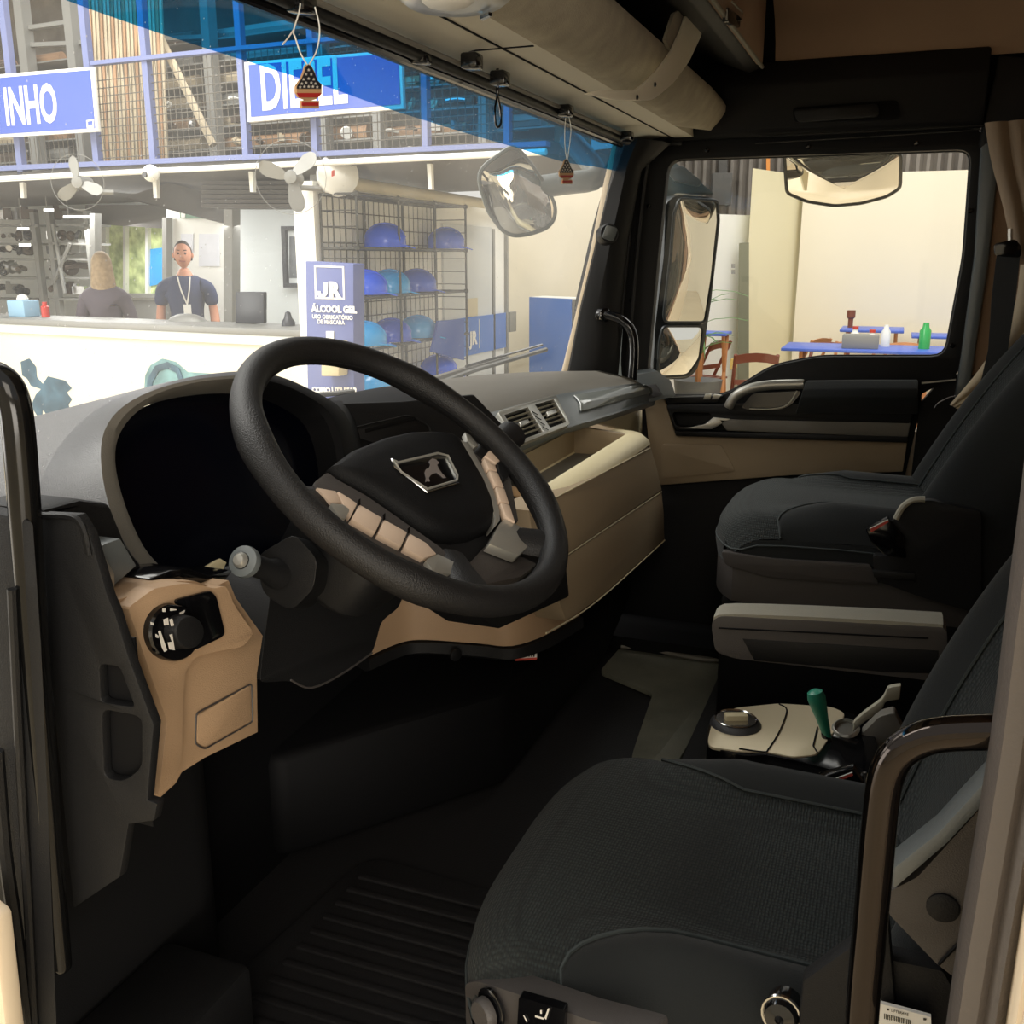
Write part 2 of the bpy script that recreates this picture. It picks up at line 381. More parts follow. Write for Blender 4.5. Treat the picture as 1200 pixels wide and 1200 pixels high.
# right A-pillar with white outer edge, trim, screw caps
def pil(pxl, **k): return PP(pxl, **k)
m = MB(); m.prism([wpt(1.0, 0) + V((.0, .0, .02)), wpt(1.0, .33) + V((.0, 0, 0)), wpt(1.0, .66), wpt(1.0, 1.0) + V((0, 0, -.03)), V((2.36, .72, .70)), V((2.36, .66, 1.36))], (.03, .03, 0)); ap = struct('trim_13', m, 'softblack')
m = MB(); e = PP([(727, 168), (716, 215), (699, 300), (680, 380), (662, 452)], x=2.262)
m.loft([[p, p + V((-.003, .010, 0)), p + V((0, .020, 0)), p + V((.012, .008, 0))] for p in e]); lab(struct('white_edge', m, 'paint', ap), 'white outer edge of the pillar beside the glass')
m = MB(); a = PP([(735, 162), (730, 190), (712, 270), (690, 360), (672, 452)], x=2.245); b = PP([(786, 168), (752, 200), (737, 280), (728, 370), (722, 455)], x=2.30)
rows = []
for p, q in zip(a, b):
    c = p.lerp(q, .5) + V((-.025, -.012, 0)); rows.append([p + V((.0, .02, 0)), p.lerp(c, .5) + V((-.012, .0, 0)), c, c.lerp(q, .6) + V((-.004, -.004, 0)), q, q + V((.05, .02, 0)), p + V((.05, .05, 0))])
m.loft(rows); lab(struct('pillar_cover', m, 'softblack', ap), 'black plastic cover')
m = MB()
for dx in (0, 9):
    m.tube(smooth_path(PP([(790 + dx, 158 + dx), (760 + dx, 172), (748 + dx, 200), (735 + dx * 1.2, 300), (722 + dx * 1.4, 440)], x=2.315), 5), .006, 8)
struct('sealing_lip', m, 'black', ap)
m = MB(); c = P(713, 274, x=2.205); ax = V((-.85, -.5, .1))
m.lathe([(.026, -.03), (.026, .0), (.022, .008), (0, .010)], c, ax, 20, 1.0); kn = lab(struct('tweeter_cap', m, 'black', ap), 'round knob-like cap with square face')
m = MB(); c2 = c + ax.normalized() * .012
u_ = V((0, -.35, .94)).normalized(); v_ = ax.normalized().cross(u_)
m.prism([c2 + u_ * (y) + v_ * (x) for x, y in rnd([(-.016, -.017), (.016, -.017), (.016, .017), (-.016, .017)], .006)], ax.normalized() * .004); struct('square_face', m, 'slate', ap, bev=.001)

# ------------------------------------------------------------------ passenger door
XD = 2.345
win_o = rnd([(750, 166), (1160, 150), (1150, 300), (1124, 446), (1060, 462), (955, 462), (860, 480), (742, 480), (726, 440), (735, 300)], 26, 4)
win_i = rnd([(783, 187), (1139, 175), (1130, 300), (1108, 418), (960, 418), (905, 429), (850, 464), (768, 464), (758, 440), (772, 290)], 17, 4)
dr = thing('passenger_door', 'black and beige passenger door with silver pull handle and open view window', 'door')
m = MB(); m.prism(PP(win_o, x=XD), (.035, 0, 0), [PP(win_i, x=XD)]); obj('window_frame', m, 'softblack', dr, bev=.005)
m = MB(); wi2 = [(x + (x > 950) * -3 + (x < 950) * 3, y + (3 if y < 300 else -3)) for x, y in win_i]
m.tube(PP(win_i, x=XD + .028), .006, 6, wrap=True); obj('window_seal', m, 'black', dr)
for (x, y) in [(829, 176), (947, 172), (1074, 168), (1137, 247), (1116, 405), (760, 242), (740, 352)]:
    m = MB(); m.lathe([(.006, 0), (.006, .003), (.0035, .004), (.003, .001)], P(x, y, x=XD - .001), (-1, 0, 0), 12); obj('screw', m, 'gloss', dr)
m = MB(); m.prism(PP([(768, 170), (1150, 165), (1128, 440), (905, 440), (850, 470), (750, 475)], x=XD + .035), (.004, 0, 0)); 
wg = struct('window_2', m, 'glass', dr) ; wg['kind'] = 'structure'; wg.name = 'window_glass'
# lower body of the door
XP = 2.335
m = MB(); m.prism(PP([(752, 466), (851, 463), (905, 430), (960, 418), (1106, 418), (1122, 440), (1080, 462), (1080, 474), (1060, 560), (1040, 740), (690, 740), (690, 600), (752, 566)], x=XP + .02), (.04, 0, 0)); obj('inner_panel', m, 'softblack', dr, bev=.004)
m = MB(); m.prism(PP([(755, 470), (778, 466), (790, 506), (1064, 514), (1058, 553), (930, 557), (771, 569), (764, 560)], x=XP), (.02, 0, 0)); obj('beige_panel', m, 'beige2', dr, bev=.003)
m = MB(); m.prism(PP(rnd([(775, 520), (845, 521), (862, 552), (775, 562)], 5), x=XP - .003), (.01, 0, 0)); obj('speaker_panel', m, 'beige2', dr, bev=.002)
m = MB(); m.prism(PP([(841, 491), (1067, 496), (1064, 513), (852, 505)], x=XP - .014), (.02, 0, 0)); lab(obj('trim_bar', m, 'dashgrey', dr, bev=.003), 'grey horizontal trim bar')
m = MB(); m.prism(PP([(795, 502), (834, 503), (856, 491), (836, 489), (826, 497), (808, 501)], x=XP - .014), (.02, 0, 0)); lab(obj('pocket_lip', m, 'silver', dr, bev=.002), 'silver lip of the small pocket')
m = MB(); m.prism(PP([(790, 505), (1064, 512), (1063, 519), (792, 511)], x=XP - .018), (.03, 0, 0)); obj('lower_lip', m, 'black', dr, bev=.002)
po = rnd([(780, 474), (1072, 472), (1067, 497), (842, 491), (834, 502), (792, 505)], 5); ph = rnd([(787, 483), (834, 484), (832, 494), (815, 500), (792, 500)], 5)
m = MB(); m.prism(PP(po, x=XP - .012), (.03, 0, 0), [PP(ph, x=XP - .012)]); obj('handle_surround', m, 'black', dr, bev=.003)
# pull handle: silver arch with recess below
hp = smooth_path(PP([(853, 478), (862, 464), (880, 455), (905, 451), (942, 450)], x=XP - .03), 6)
m = MB(); m.tube(hp, [.010] + [.013] * (len(hp) - 2) + [.012], 10, flat=1.0); lab(obj('pull_handle', m, 'silver', dr), 'satin silver pull handle')
m = MB(); m.prism(PP(rnd([(868, 478), (882, 461), (940, 458), (928, 474), (915, 480), (880, 481)], 5), x=XP - .022), (.01, 0, 0)); obj('handle_recess', m, 'gloss', dr)
m = MB(); m.tube(smooth_path(PP([(878, 479), (905, 479), (923, 474), (934, 458)], x=XP - .028), 4), .0016, 6); obj('door_release', m, 'silver', dr)
m = MB(); rows = []
for yy in (0, 1, 2, 3, 4):
    y0 = 446 + 0; t = yy / 4
    rows.append([p for p in PP([(944 - 12 * t, 447 + t * 38), (1010, 446 + t * 39), (1076, 446 + t * 39)], x=XP - .02 - .05 * math.sin(PI * min(1, .15 + t * .8)))])
m.sheet(rows, (.03, 0, 0)); lab(obj('armrest', m, 'velour', dr, bev=.004), 'padded black armrest')
m = MB(); m.prism(PP([(777, 466), (846, 464), (841, 472), (785, 473)], x=XP - .01), (.03, 0, 0)); obj('switch_panel', m, 'black', dr, bev=.002)
for q in ([(826, 462), (834, 462), (832, 468), (824, 468)], [(836, 462), (845, 463), (842, 468), (834, 468)]):
    m = MB(); m.prism(PP(q, x=XP - .014), (.012, 0, 0)); lab(obj('window_switch', m, 'silver', dr, bev=.001), 'silver window switch')
m = MB(); m.tube(PP([(1080, 449), (1120, 445)], x=XP), .003, 6); obj('catch', m, 'silver', dr)
# pillar behind the door
m = MB(); m.prism(PP([(1150, 160), (1175, 150), (1160, 300), (1135, 470), (1118, 470), (1126, 420), (1142, 300)], x=2.33), (.05, 0, 0)); bp = struct('trim_14', m, 'slate', bev=.01)
m = MB(); m.prism(PP([(1108, 440), (1300, 440), (1300, 760), (1050, 760), (1068, 560), (1078, 474)], x=2.352), (.04, 0, 0)); struct('trim_15', m, 'softblack')
m = MB(); m.prism(PP([(1172, 140), (1300, 140), (1300, 450), (1130, 450), (1150, 330)], x=2.36), (.03, 0, 0)); struct('trim_16', m, 'liner')
# engine cover / floor step and sill
m = MB(); m.bb((1.22, -1.0, 0), (2.2, .345, .035)); struct('trim_17', m, 'rubber', bev=.006)
m = MB(); m.prism(PP(rnd([(728, 757), (866, 772), (796, 889), (780, 930), (733, 930), (742, 880), (765, 812), (703, 786)], 5), z=.014), (0, 0, -.012)); struct('lit_patch', m, 'floorlit', bev=.003)  # paler polygon: the lit patch of floor is put into the colour
m = MB(); m.tube(smooth_path(PP([(728, 757), (760, 760), (800, 768), (835, 773), (866, 771)], z=.02), 4), .012, 8, flat=.6); struct('trim_19', m, 'dashgrey')
m = MB(); m.bb((2.16, -.2, -.04), (2.34, .9, .05)); struct('trim_20', m, 'deep')
# ================================================================== DASHBOARD
da = thing('dashboard', 'black, grey and beige truck dashboard with instrument hood, vents and glovebox', 'dashboard', (1.2, .9, 0))
nC = V((0, -math.cos(.42), math.sin(.42))); pC = V((.74, .735, .80))
inn = [(192, 668), (168, 640), (146, 590), (135, 540), (142, 505), (168, 477), (210, 458), (260, 450), (305, 451), (345, 463), (380, 490), (395, 540), (395, 600)]
lip = [(176, 676), (148, 640), (127, 590), (118, 535), (126, 497), (155, 469), (203, 450), (260, 441), (306, 442), (350, 457), (392, 486), (408, 540), (408, 600)]
mid = [(142, 690), (112, 650), (96, 605), (88, 555), (100, 513), (132, 477), (190, 450), (262, 438), (308, 441), (354, 459), (402, 486), (420, 540), (420, 600)]
out = [(110, 700), (72, 650), (48, 600), (49, 560), (68, 520), (112, 480), (178, 452), (262, 438), (309, 443), (357, 463), (410, 476), (430, 540), (430, 600)]
sp = lambda l, **k: smooth_path(PP(l, **k), 4)
R1 = sp(inn, p=pC, n=nC); R2 = sp(lip, p=pC - nC * -.006, n=nC); R3 = sp(mid, p=pC - nC * .05, n=nC); R4 = sp(out, p=pC - nC * .12, n=nC)
R5 = [p + V((0, .20, -.035 - .03 * (i / len(R4)))) for i, p in enumerate(R4)]
R0 = [p - nC * .035 for p in R1]; R12 = [a.lerp(b, .5) + nC * .004 for a, b in zip(R1, R2)]
R23 = [a.lerp(b, .35) + nC * .012 for a, b in zip(R2, R3)]
K = 32
m = MB(); m.loft([q[:K + 1] for q in (R2, R23, R3, R4, R5)], closed=False); obj('instrument_hood', m, 'hood', da)
m = MB(); m.loft([q[K:] for q in (R2, R23, R3, R4, R5)], closed=False); m.loft([q[K:] for q in (R0, R1, R12, R2)], closed=False); obj('hood_right_side', m, 'deep', da)
m = MB(); m.loft([q[:K + 1] for q in (R0, R1, R12, R2)], closed=False); lab(obj('hood_lip', m, 'dashgrey', da), 'grey inner lip of the instrument hood')
m = MB(); m.prism([R0[i] + (R0[i] - R0[len(R0) // 2]) * .02 for i in range(0, len(R0), 2)] + PP([(380, 650), (260, 662)], p=pC - nC * .035, n=nC), -nC * .01)
lab(obj('instrument_panel', m, 'screen', da, smooth=False), 'dark glossy instrument glass')
m = MB(); m.prism(PP([(228, 672), (258, 654), (266, 659), (262, 668), (240, 674)], p=pC + nC * .01, n=nC), -nC * .01); obj('hood_base_trim', m, 'cream', da, bev=.001)
m = MB(); m.prism(PP([(176, 678), (200, 668), (222, 666), (245, 674), (275, 668), (262, 684), (235, 686), (205, 681), (180, 690)], y=.640), (0, .05, 0)); obj('hood_foot', m, 'gloss', da, bev=.003)
# left end: dark face beside the hood, end cap with two pockets, grey cap block
m = MB(); m.prism(PP([(46, 598), (95, 585), (130, 590), (150, 640), (180, 680), (182, 692), (130, 706), (100, 640), (88, 612), (60, 605)], y=.675), (0, .08, 0)); obj('end_face', m, 'softblack', da, bev=.006)
m = MB(); m.prism(PP([(113, 643), (124, 637), (141, 631), (160, 663), (133, 687), (124, 672)], y=.648), (0, .04, 0)); bk = lab(obj('demister_block', m, 'slate', da, bev=.002), 'grey block with a pale edge')
m = MB(); m.prism(PP([(112, 641), (118, 643), (134, 671), (135, 688), (128, 686), (118, 668)], y=.640), (0, .01, 0)); obj('pale_edge', m, 'silver', bk, bev=.001)
op = [(48, 602), (90, 604), (104, 625), (126, 700), (134, 718), (150, 770), (180, 850), (172, 938), (184, 942), (180, 962), (150, 966), (140, 1028), (86, 1064), (60, 800)]
h1 = rnd([(116, 778), (140, 781), (158, 829), (118, 823)], 6); h2 = rnd([(119, 831), (166, 840), (166, 900), (145, 916), (122, 912)], 10)
m = MB(); m.prism(PP(op, x=.30), (.01, .0, 0), [PP(h1, x=.30), PP(h2, x=.30)]); obj('end_cap', m, 'softblack', da, bev=.002)
m = MB(); m.bb((.3105, .580, .56), (.313, .65, .74)); obj('pocket_liner', m, 'deep', da)
m = MB(); m.tube(smooth_path(PP([(46, 604), (85, 606), (98, 622), (104, 650)], x=.298), 4), .003, 6); obj('piping', m, 'black', da)
# beige switch panel left of the column
yB = .62
bo = [(124, 707), (150, 699), (178, 687), (210, 681), (228, 681), (250, 688), (268, 680), (276, 700), (308, 745), (306, 758), (301, 790), (302, 858), (240, 888), (213, 905), (206, 918), (184, 938), (170, 939), (181, 850), (152, 778), (137, 722), (128, 718)]
bp_ = thing('x', 'x', 'x') if False else None
m = MB(); m.prism(PP(bo, y=yB), (0, .06, 0)); bpn = lab(obj('switch_panel', m, 'beige', da, bev=.003), 'beige panel carrying the light switch')
m = MB(); m.prism(PP(rnd([(150, 712), (180, 690), (212, 684), (230, 684), (250, 690), (266, 686), (275, 710), (298, 742), (285, 758), (262, 762), (232, 768), (218, 785), (215, 812), (214, 880), (207, 914), (186, 934), (196, 845), (180, 800)], 6), y=yB - .014), (0, .02, 0)); obj('raised_face', m, 'beige', bpn, bev=.006, seg=3)
m = MB(); m.prism(PP(rnd([(232, 838), (293, 803), (294, 845), (240, 875), (231, 870)], 4), y=yB - .002), (0, .006, 0)); obj('fuse_lid', m, 'beige', bpn, bev=.002)
m = MB(); m.tube(PP(rnd([(230, 836), (295, 801), (296, 846), (240, 878), (229, 872)], 4), y=yB - .001), .0009, 6, wrap=True); obj('lid_gap', m, 'seatplastic', bpn)
ys = yB - .017
m = MB(); m.prism(PP(rnd([(206, 703), (247, 692), (254, 700), (264, 742), (260, 747), (228, 762)], 4), y=ys), (0, .01, 0)); obj('switch_blank', m, 'gloss', bpn, bev=.001)
m = MB(); c = P(202, 741, y=ys); cx = P(231, 741, y=ys) - c; cz = P(202, 707, y=ys) - c
def elp(c, a, b, sc, n=28): return [c + a * sc * math.cos(2 * PI * k / n) + b * sc * math.sin(2 * PI * k / n) for k in range(n)]
m.loft([elp(c + V((0, .01, 0)), cx, cz, 1), elp(c - V((0, .003, 0)), cx, cz, 1), elp(c - V((0, .005, 0)), cx, cz, .94)]); hs = lab(obj('light_switch', m, 'gloss', bpn), 'round black headlight switch')
m = MB(); m.loft([elp(c + V((.004, -.004, 0)), cx, cz, .62), elp(c + V((.006, -.016, 0)), cx, cz, .55)]); obj('switch_knob', m, 'softblack', bpn, bev=.001)
m = MB()
for a in ([(192, 726), (197, 724), (198, 732), (193, 733)], [(199, 726), (202, 725), (204, 733), (201, 734)], [(186, 740), (188, 739), (196, 762), (193, 764), (190, 758)], [(199, 744), (202, 743), (205, 762), (199, 761), (197, 753), (202, 752)]): m.prism(PP(a, y=ys - .017), (0, .0006, 0))
for a in ([(191, 713), (194, 713), (194, 717), (191, 717)], [(200, 713), (207, 714), (207, 715), (200, 716)], [(211, 718), (217, 715), (216, 718), (211, 721)], [(177, 729), (180, 730), (180, 733), (177, 732)], [(183, 743), (186, 745), (186, 748), (183, 747)]): m.prism(PP(a, y=ys - .0056), (0, .0006, 0))
lab(obj('switch_symbols', m, 'mark', hs), 'white symbols on the headlight switch')
# centre stack turned toward the driver
nS = V((-.52, -.80, .30)).normalized(); pS = P(470, 540, y=.78)
st = [(312, 470), (352, 474), (470, 470), (556, 462), (592, 500), (612, 560), (640, 600), (655, 690), (560, 700), (420, 640), (345, 560)]
m = MB(); m.prism(PP(st, p=pS, n=nS), (.03, .12, -.02)); obj('centre_stack', m, 'softblack', da, bev=.006)
m = MB(); m.prism(PP(rnd([(404, 505), (478, 488), (500, 500), (508, 530), (412, 556)], 5), p=pS + nS * .006, n=nS), -nS * .01); rd = obj('radio', m, 'black', da, bev=.002)
m = MB(); m.prism(PP([(428, 503), (486, 488), (487, 491), (429, 507)], p=pS + nS * .008, n=nS), -nS * .002); obj('disc_slot', m, 'deep', rd)
m = MB(); m.tube(PP(rnd([(402, 504), (480, 486), (503, 499), (511, 532), (410, 558)], 5), p=pS + nS * .007, n=nS), .0012, 5, wrap=True); obj('radio_frame', m, 'dashgrey' if False else 'black', rd)
for k, q in enumerate([(412, 512), (418, 530)] ):
    m = MB(); m.prism(PP([(q[0] - 5, q[1]), (q[0] + 8, q[1] - 3), (q[0] + 9, q[1] + 2), (q[0] - 4, q[1] + 5)], p=pS + nS * .009, n=nS), -nS * .003); obj('radio_button', m, 'seatplastic', rd)
m = MB(); m.prism(PP([(372, 518), (396, 513), (400, 528), (376, 534)], p=pS + nS * .006, n=nS), -nS * .01); obj('switch_blank', m, 'gloss', da, bev=.002)
# heater controls seen through the right of the wheel
for q, mm in (([(588, 566), (611, 572), (617, 584), (592, 580)], 'beige'), ([(593, 584), (614, 586), (616, 592), (597, 593)], 'beige'), ([(600, 598), (618, 596), (622, 612), (606, 616)], 'slate')):
    m = MB(); m.prism(PP(q, p=pS + nS * .02, n=nS), -nS * .012); obj('heater_button', m, mm, da, bev=.002)
m = MB(); m.prism(PP([(598, 594), (622, 592), (626, 618), (604, 622)], p=pS + nS * .018, n=nS), -nS * .01); obj('heater_display', m, 'gloss', da)
# dash top and vent strip on the passenger side
ft = smooth_path([P(x, y, z=.745) for x, y in ((752, 450), (742, 449.5), (700, 455), (650, 463), (584, 481), (540, 492))] + [V((1.16, .80, .745)), V((1.08, .84, .75)), V((.98, .90, .75))], 3)
fb = smooth_path([P(x, y, z=.690) for x, y in ((765, 468), (757, 470), (700, 488), (668, 497), (607, 520), (560, 535))] + [V((1.20, .76, .69)), V((1.12, .80, .69)), V((1.02, .86, .69))], 3)
rows = []
for p in ft:
    s = max(-.2, min(.985, (p.x - 1.33) / .955 )); b = wbot(s) + V((0, -.012, .0)); 
    r = [p, p.lerp(b, .12) + V((0, 0, .014)), p.lerp(b, .4) + V((0, 0, .026)), p.lerp(b, .75) + V((0, 0, .020)), b + V((0, 0, .002)), b + V((0, .0, -.03))]; rows.append(r)
m = MB(); m.loft(rows[:14], closed=False); obj('dash_top', m, 'dashgrey', da, ang=60)
m = MB(); m.loft(rows[13:], closed=False); obj('stack_top', m, 'deep', da, ang=60)
rows = []
for i in range(15):
    x = .32 + i * .066; s = (x - 1.33) / .965; b = wbot(s); rows.append([V((x, .86, .745)), V((x, .93, b.z - .008)), b + V((0, -.02, .0)), b + V((0, -.005, -.04))])
m = MB(); m.loft(rows, closed=False); lab(obj('defroster_shelf', m, 'deep', da), 'black shelf along the windshield')
m = MB(); m.loft([[p, p.lerp(q, .5) + V((0, -.010, .006)), q, q + V((0, -.008, -.004)), q + V((.0, -.004, -.016)), q + V((0, .03, -.03))] for p, q in zip(ft, fb)], closed=False); obj('vent_strip', m, 'slate', da, ang=60)
# plane of the vents
va, vb, vc = P(584, 481, z=.745), P(650, 463, z=.745), P(668, 497, z=.690); nV = (vb - va).cross(vc - vb).normalized()
if nV.dot(CAM - va) < 0: nV = -nV
oV = nV * .010
def VP_(pts, d=0): return PP(pts, p=va + nV * (.024 + d), n=nV)
m = MB(); m.prism(VP_(rnd([(583, 482), (651, 462), (669, 497), (608, 521)], 4)), -nV * .012, [VP_([(591, 486), (619, 477), (637, 506), (609, 516)]), VP_([(627, 474), (649, 467.5), (665, 494), (645, 501)])]); vf = lab(obj('vent_frame', m, 'silver', da, bev=.0015), 'silver frame around the twin air vents')
m = MB(); m.prism(VP_([(588, 485), (650, 466), (667, 496), (609, 518)], -.011), -nV * .002); obj('vent_throat', m, 'deep', vf)
for A, B, C_, D_ in ([(591, 486), (619, 477), (637, 506), (609, 516)], [(627, 474), (649, 467.5), (665, 494), (645, 501)]):
    for k in range(1, 6):
        t = k / 6; a = (A[0] + (D_[0] - A[0]) * t, A[1] + (D_[1] - A[1]) * t); b = (B[0] + (C_[0] - B[0]) * t, B[1] + (C_[1] - B[1]) * t)
        p, q = VP_([a, b], -.002); u = nV * -.006; m = MB(); m.prism([p, q, q + u, p + u], V((0, 0, .0013))); obj('vent_slat', m, 'levergrey', vf)
    cc = ((A[0] + C_[0]) / 2, (A[1] + C_[1]) / 2); m = MB(); m.prism(VP_([(cc[0] - 5, cc[1] - 2), (cc[0] + 5, cc[1] - 5), (cc[0] + 7, cc[1] - 1), (cc[0] - 3, cc[1] + 3)], .002), -nV * .008); obj('vent_knob', m, 'silver', vf, bev=.001)
m = MB()
for k in range(4): m.tube(VP_([(623 + k * 4.2, 482 + k * 6), (630 + k * 4.2, 486 + k * 6)], .002), .0012, 5)
obj('grip_ribs', m, 'gloss', vf)
m = MB(); m.sheet([[p.lerp(q, .14) + V((0, -.008, .004)), p.lerp(q, .3) + V((0, -.013, .007)), p.lerp(q, .5) + V((0, -.0155, .009)), p.lerp(q, .72) + V((0, -.011, .006))] for p, q in list(zip(ft, fb))[1:9]], (0, .004, -.002)); lab(obj('decor_strip', m, mat('gloss_slate', (120, 124, 120), .12, coat=.4), da, bev=.0015), 'glossy grey decor strip right of the vents')
# side pod by the door pillar
m = MB(); m.prism(PP(rnd([(742, 439), (770, 435), (786, 446), (792, 464), (762, 471), (752, 462)], 2), x=2.25), (.07, .03, 0)); obj('side_pod', m, 'slate', da, bev=.004, seg=3)
m = MB(); m.prism(PP(rnd([(757, 451), (768, 450), (776, 463), (761, 467)], 2), x=2.246), (.01, 0, 0)); obj('pod_window', m, 'hood', da, bev=.001)
# open tray and glovebox, parallel to the firewall
yF, x0, x1 = .52, 1.24, 2.0
def tray_row(x, e=0):      # profile in y,z from the face top over the rim into the tray
    pf = [(yF, .630), (yF + .004, .640), (yF + .018, .650), (yF + .045, .655), (yF + .060, .650), (yF + .066, .638), (yF + .070, .600), (yF + .078, .594), (.700, .594), (.708, .600), (.716, .650), (.725, .668), (.76, .675)]
    return [V((x, y + e * (1 if k < 4 else 0), z)) for k, (y, z) in enumerate(pf)]
m = MB(); m.loft([tray_row(x) for x in (x0 - .1, 1.5, 1.8, x1 - .055)], closed=False)
r_end = tray_row(x1 - .055)
e1 = [V((x1 - .055 + (.055 if k < 3 else .035 if k < 6 else .0), p.y + (.04 if k < 3 else .05 if k < 6 else 0), p.z)) for k, p in enumerate(r_end)]
m.loft([r_end, [a.lerp(b, .6) + V((0, -.008 if k < 6 else 0, 0)) for k, (a, b) in enumerate(zip(r_end, e1))], e1], closed=False)
obj('tray_rim', m, 'cream', da, ang=60)
m = MB(); m.prism([V((x1 - .058, yF + .06, .59)), V((x1 - .058, .76, .59)), V((x1 - .058, .76, .672)), V((x1 - .058, .70, .662)), V((x1 - .058, yF + .06, .650))], (.02, 0, 0)); obj('tray_end', m, 'beige2', da, bev=.004)
m = MB(); m.bb((x0 - .1, yF + .075, .5945), (x1 - .06, .705, .597)); lab(obj('tray_mat', m, 'dashgrey', da), 'grey mat in the open tray')
m = MB(); m.bb((x0 - .1, .7075, .600), (x1 - .05, .7095, .655)); obj('tray_back', m, 'beige2', da)
m = MB(); m.prism([V((1.5, yF + .05, .42)), V((2.0, yF + .05, .42)), V((2.25, .64, .42)), V((2.32, .66, .42)), V((2.32, .9, .42)), V((1.3, .9, .42)), V((1.36, yF + .12, .42))], (0, 0, .172)); obj('dash_core', m, 'beige2', da)
# cream end wall right of the tray
m = MB(); m.prism(PP(rnd([(690, 492), (760, 470), (776, 468), (786, 540), (772, 556), (756, 520), (744, 506)], 3), y=.655), (0, .03, 0)); obj('end_wall', m, 'cream', da, bev=.004)
def Fp(pts, d=0): return PP(pts, y=yF - d)
lx = lambda z: None
gtop = [(764, 527), (638, 590), (652, 658), (776, 577)]
def xl(a, b, t): return (a[0] + (b[0] - a[0]) * t, a[1] + (b[1] - a[1]) * t)
m = MB(); m.prism(Fp([(620, 598), (649, 584.5), (700, 558.5), (758, 527), (763, 525), (769, 545), (775.5, 574), (715, 615), (665, 649), (630, 668)]), (0, .06, 0)); obj('glovebox_lid', m, 'beige2', da, bev=.0025)
m = MB(); m.prism(Fp([(630, 672), (665, 652), (715, 618), (775.5, 577), (778, 600), (778.5, 633), (740, 668), (705, 700), (675, 721), (664, 728), (650, 690)]), (0, .06, 0)); obj('glovebox_drawer', m, 'beige2', da, bev=.0025)
m = MB(); m.tube(Fp([(649, 584), (762, 525)], .001), .0014, 5); m.tube(Fp([(665, 650), (715, 616.5), (775.5, 576)], .001), .0012, 5); m.tube(smooth_path(Fp([(640, 742), (675, 722), (705, 700), (740, 669), (779, 633)], .004), 4), .0016, 5); lab(obj('edge_highlight', m, 'cream', da), 'painted highlights along the glovebox edges')  # thin cream tubes stand in for highlights on the edges
# corner side of the glovebox going back to the door
m = MB(); m.loft([Fp([(763, 525), (775.5, 575), (778.5, 633)]), [p + V((.02, .02, 0)) for p in Fp([(763, 525), (775.5, 575), (778.5, 633)])], [p + V((.035, .09, 0)) for p in Fp([(763, 525), (775.5, 575), (778.5, 633)])]], closed=False); obj('corner_side', m, 'beige2', da)
# black unit low on the centre stack and beige apron below the wheel
m = MB(); m.prism(PP(rnd([(560, 640), (662, 652), (667, 699), (584, 737), (560, 720)], 3), y=yF - .012), (0, .08, 0)); obj('lower_unit', m, 'black', da, bev=.003)
bt = smooth_path(PP([(430, 770), (470, 753), (500, 750), (560, 754), (600, 757), (640, 744), (680, 721)], z=.35), 4)
m = MB(); m.loft([[p + V((0, 0, .14)), p + V((-.004, -.004, .07)), p + V((0, 0, .0)), p + V((.02, .03, 0)), p + V((.03, .05, .14))] for p in bt]); lab(obj('knee_apron', m, 'beige', da), 'beige knee panel under the wheel')
m = MB(); m.loft([[p + V((-.006, -.008, -.002)), p + V((-.008, -.010, -.022)), p + V((.01, .01, -.034)), p + V((.05, .08, -.034)), p + V((.05, .08, -.002))] for p in bt]); obj('lower_lip', m, 'softblack', da)
m = MB(); m.lathe([(.012, 0), (.012, .004), (.009, .005)], P(533, 765, z=.335) + V((-.008, -.004, 0)), (-.5, -.8, 0), 14); obj('round_cap', m, 'black', da)
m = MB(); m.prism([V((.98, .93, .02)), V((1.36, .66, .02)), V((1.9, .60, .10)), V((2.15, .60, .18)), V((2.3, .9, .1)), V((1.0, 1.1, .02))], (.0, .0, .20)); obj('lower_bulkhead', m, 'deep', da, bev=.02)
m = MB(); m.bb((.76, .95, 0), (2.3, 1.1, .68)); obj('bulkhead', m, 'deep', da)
m = MB(); m.prism(PP([(601, 772), (613, 764), (629, 763), (629, 772), (606, 774)], x=1.36), (.002, 0, 0)); lb = lab(obj('sticker', m, 'white', da), 'small white sticker with bars and a red edge')
m = MB()
for k in range(6): m.prism(PP([(611 + k * 2.8, 765.5), (612.4 + k * 2.8, 765.3), (612.4 + k * 2.8, 769.5), (611 + k * 2.8, 769.8)], x=1.359), (.0005, 0, 0))
obj('bars', m, 'gloss', lb)
m = MB(); m.prism(PP([(603, 772), (629, 770.5), (629, 773), (604, 774.5)], x=1.359), (.0005, 0, 0)); obj('red_edge', m, 'red', lb)

# ================================================================== STEERING COLUMN AND STALK
nW = V((-.0609, -.618, .784)).normalized(); cW = V((.7431, .5352, .8074))
co = thing('steering_column', 'black steering column shroud with a stalk switch on its left', 'steering column', cW)
e1 = V((1, 0, 0)); e1 = (e1 - nW * e1.dot(nW)).normalized(); e2 = nW.cross(e1)
if e2.z < 0: e2 = -e2
def cring(d, a, b, sh=(0, 0), n=20, pw=.6):
    o = []
    for k in range(n):
        c, s = math.cos(2 * PI * k / n), math.sin(2 * PI * k / n)
        o.append(cW - nW * d + e1 * (sh[0] + a * math.copysign(abs(c) ** pw, c)) + e2 * (sh[1] + b * math.copysign(abs(s) ** pw, s)))
    return o
m = MB(); m.loft([cring(.05, .05, .05), cring(.07, .075, .07), cring(.10, .088, .078, (-.005, 0)), cring(.17, .09, .075, (-.005, -.005)), cring(.19, .075, .06)]); obj('upper_shroud', m, 'black', co, bev=.004)
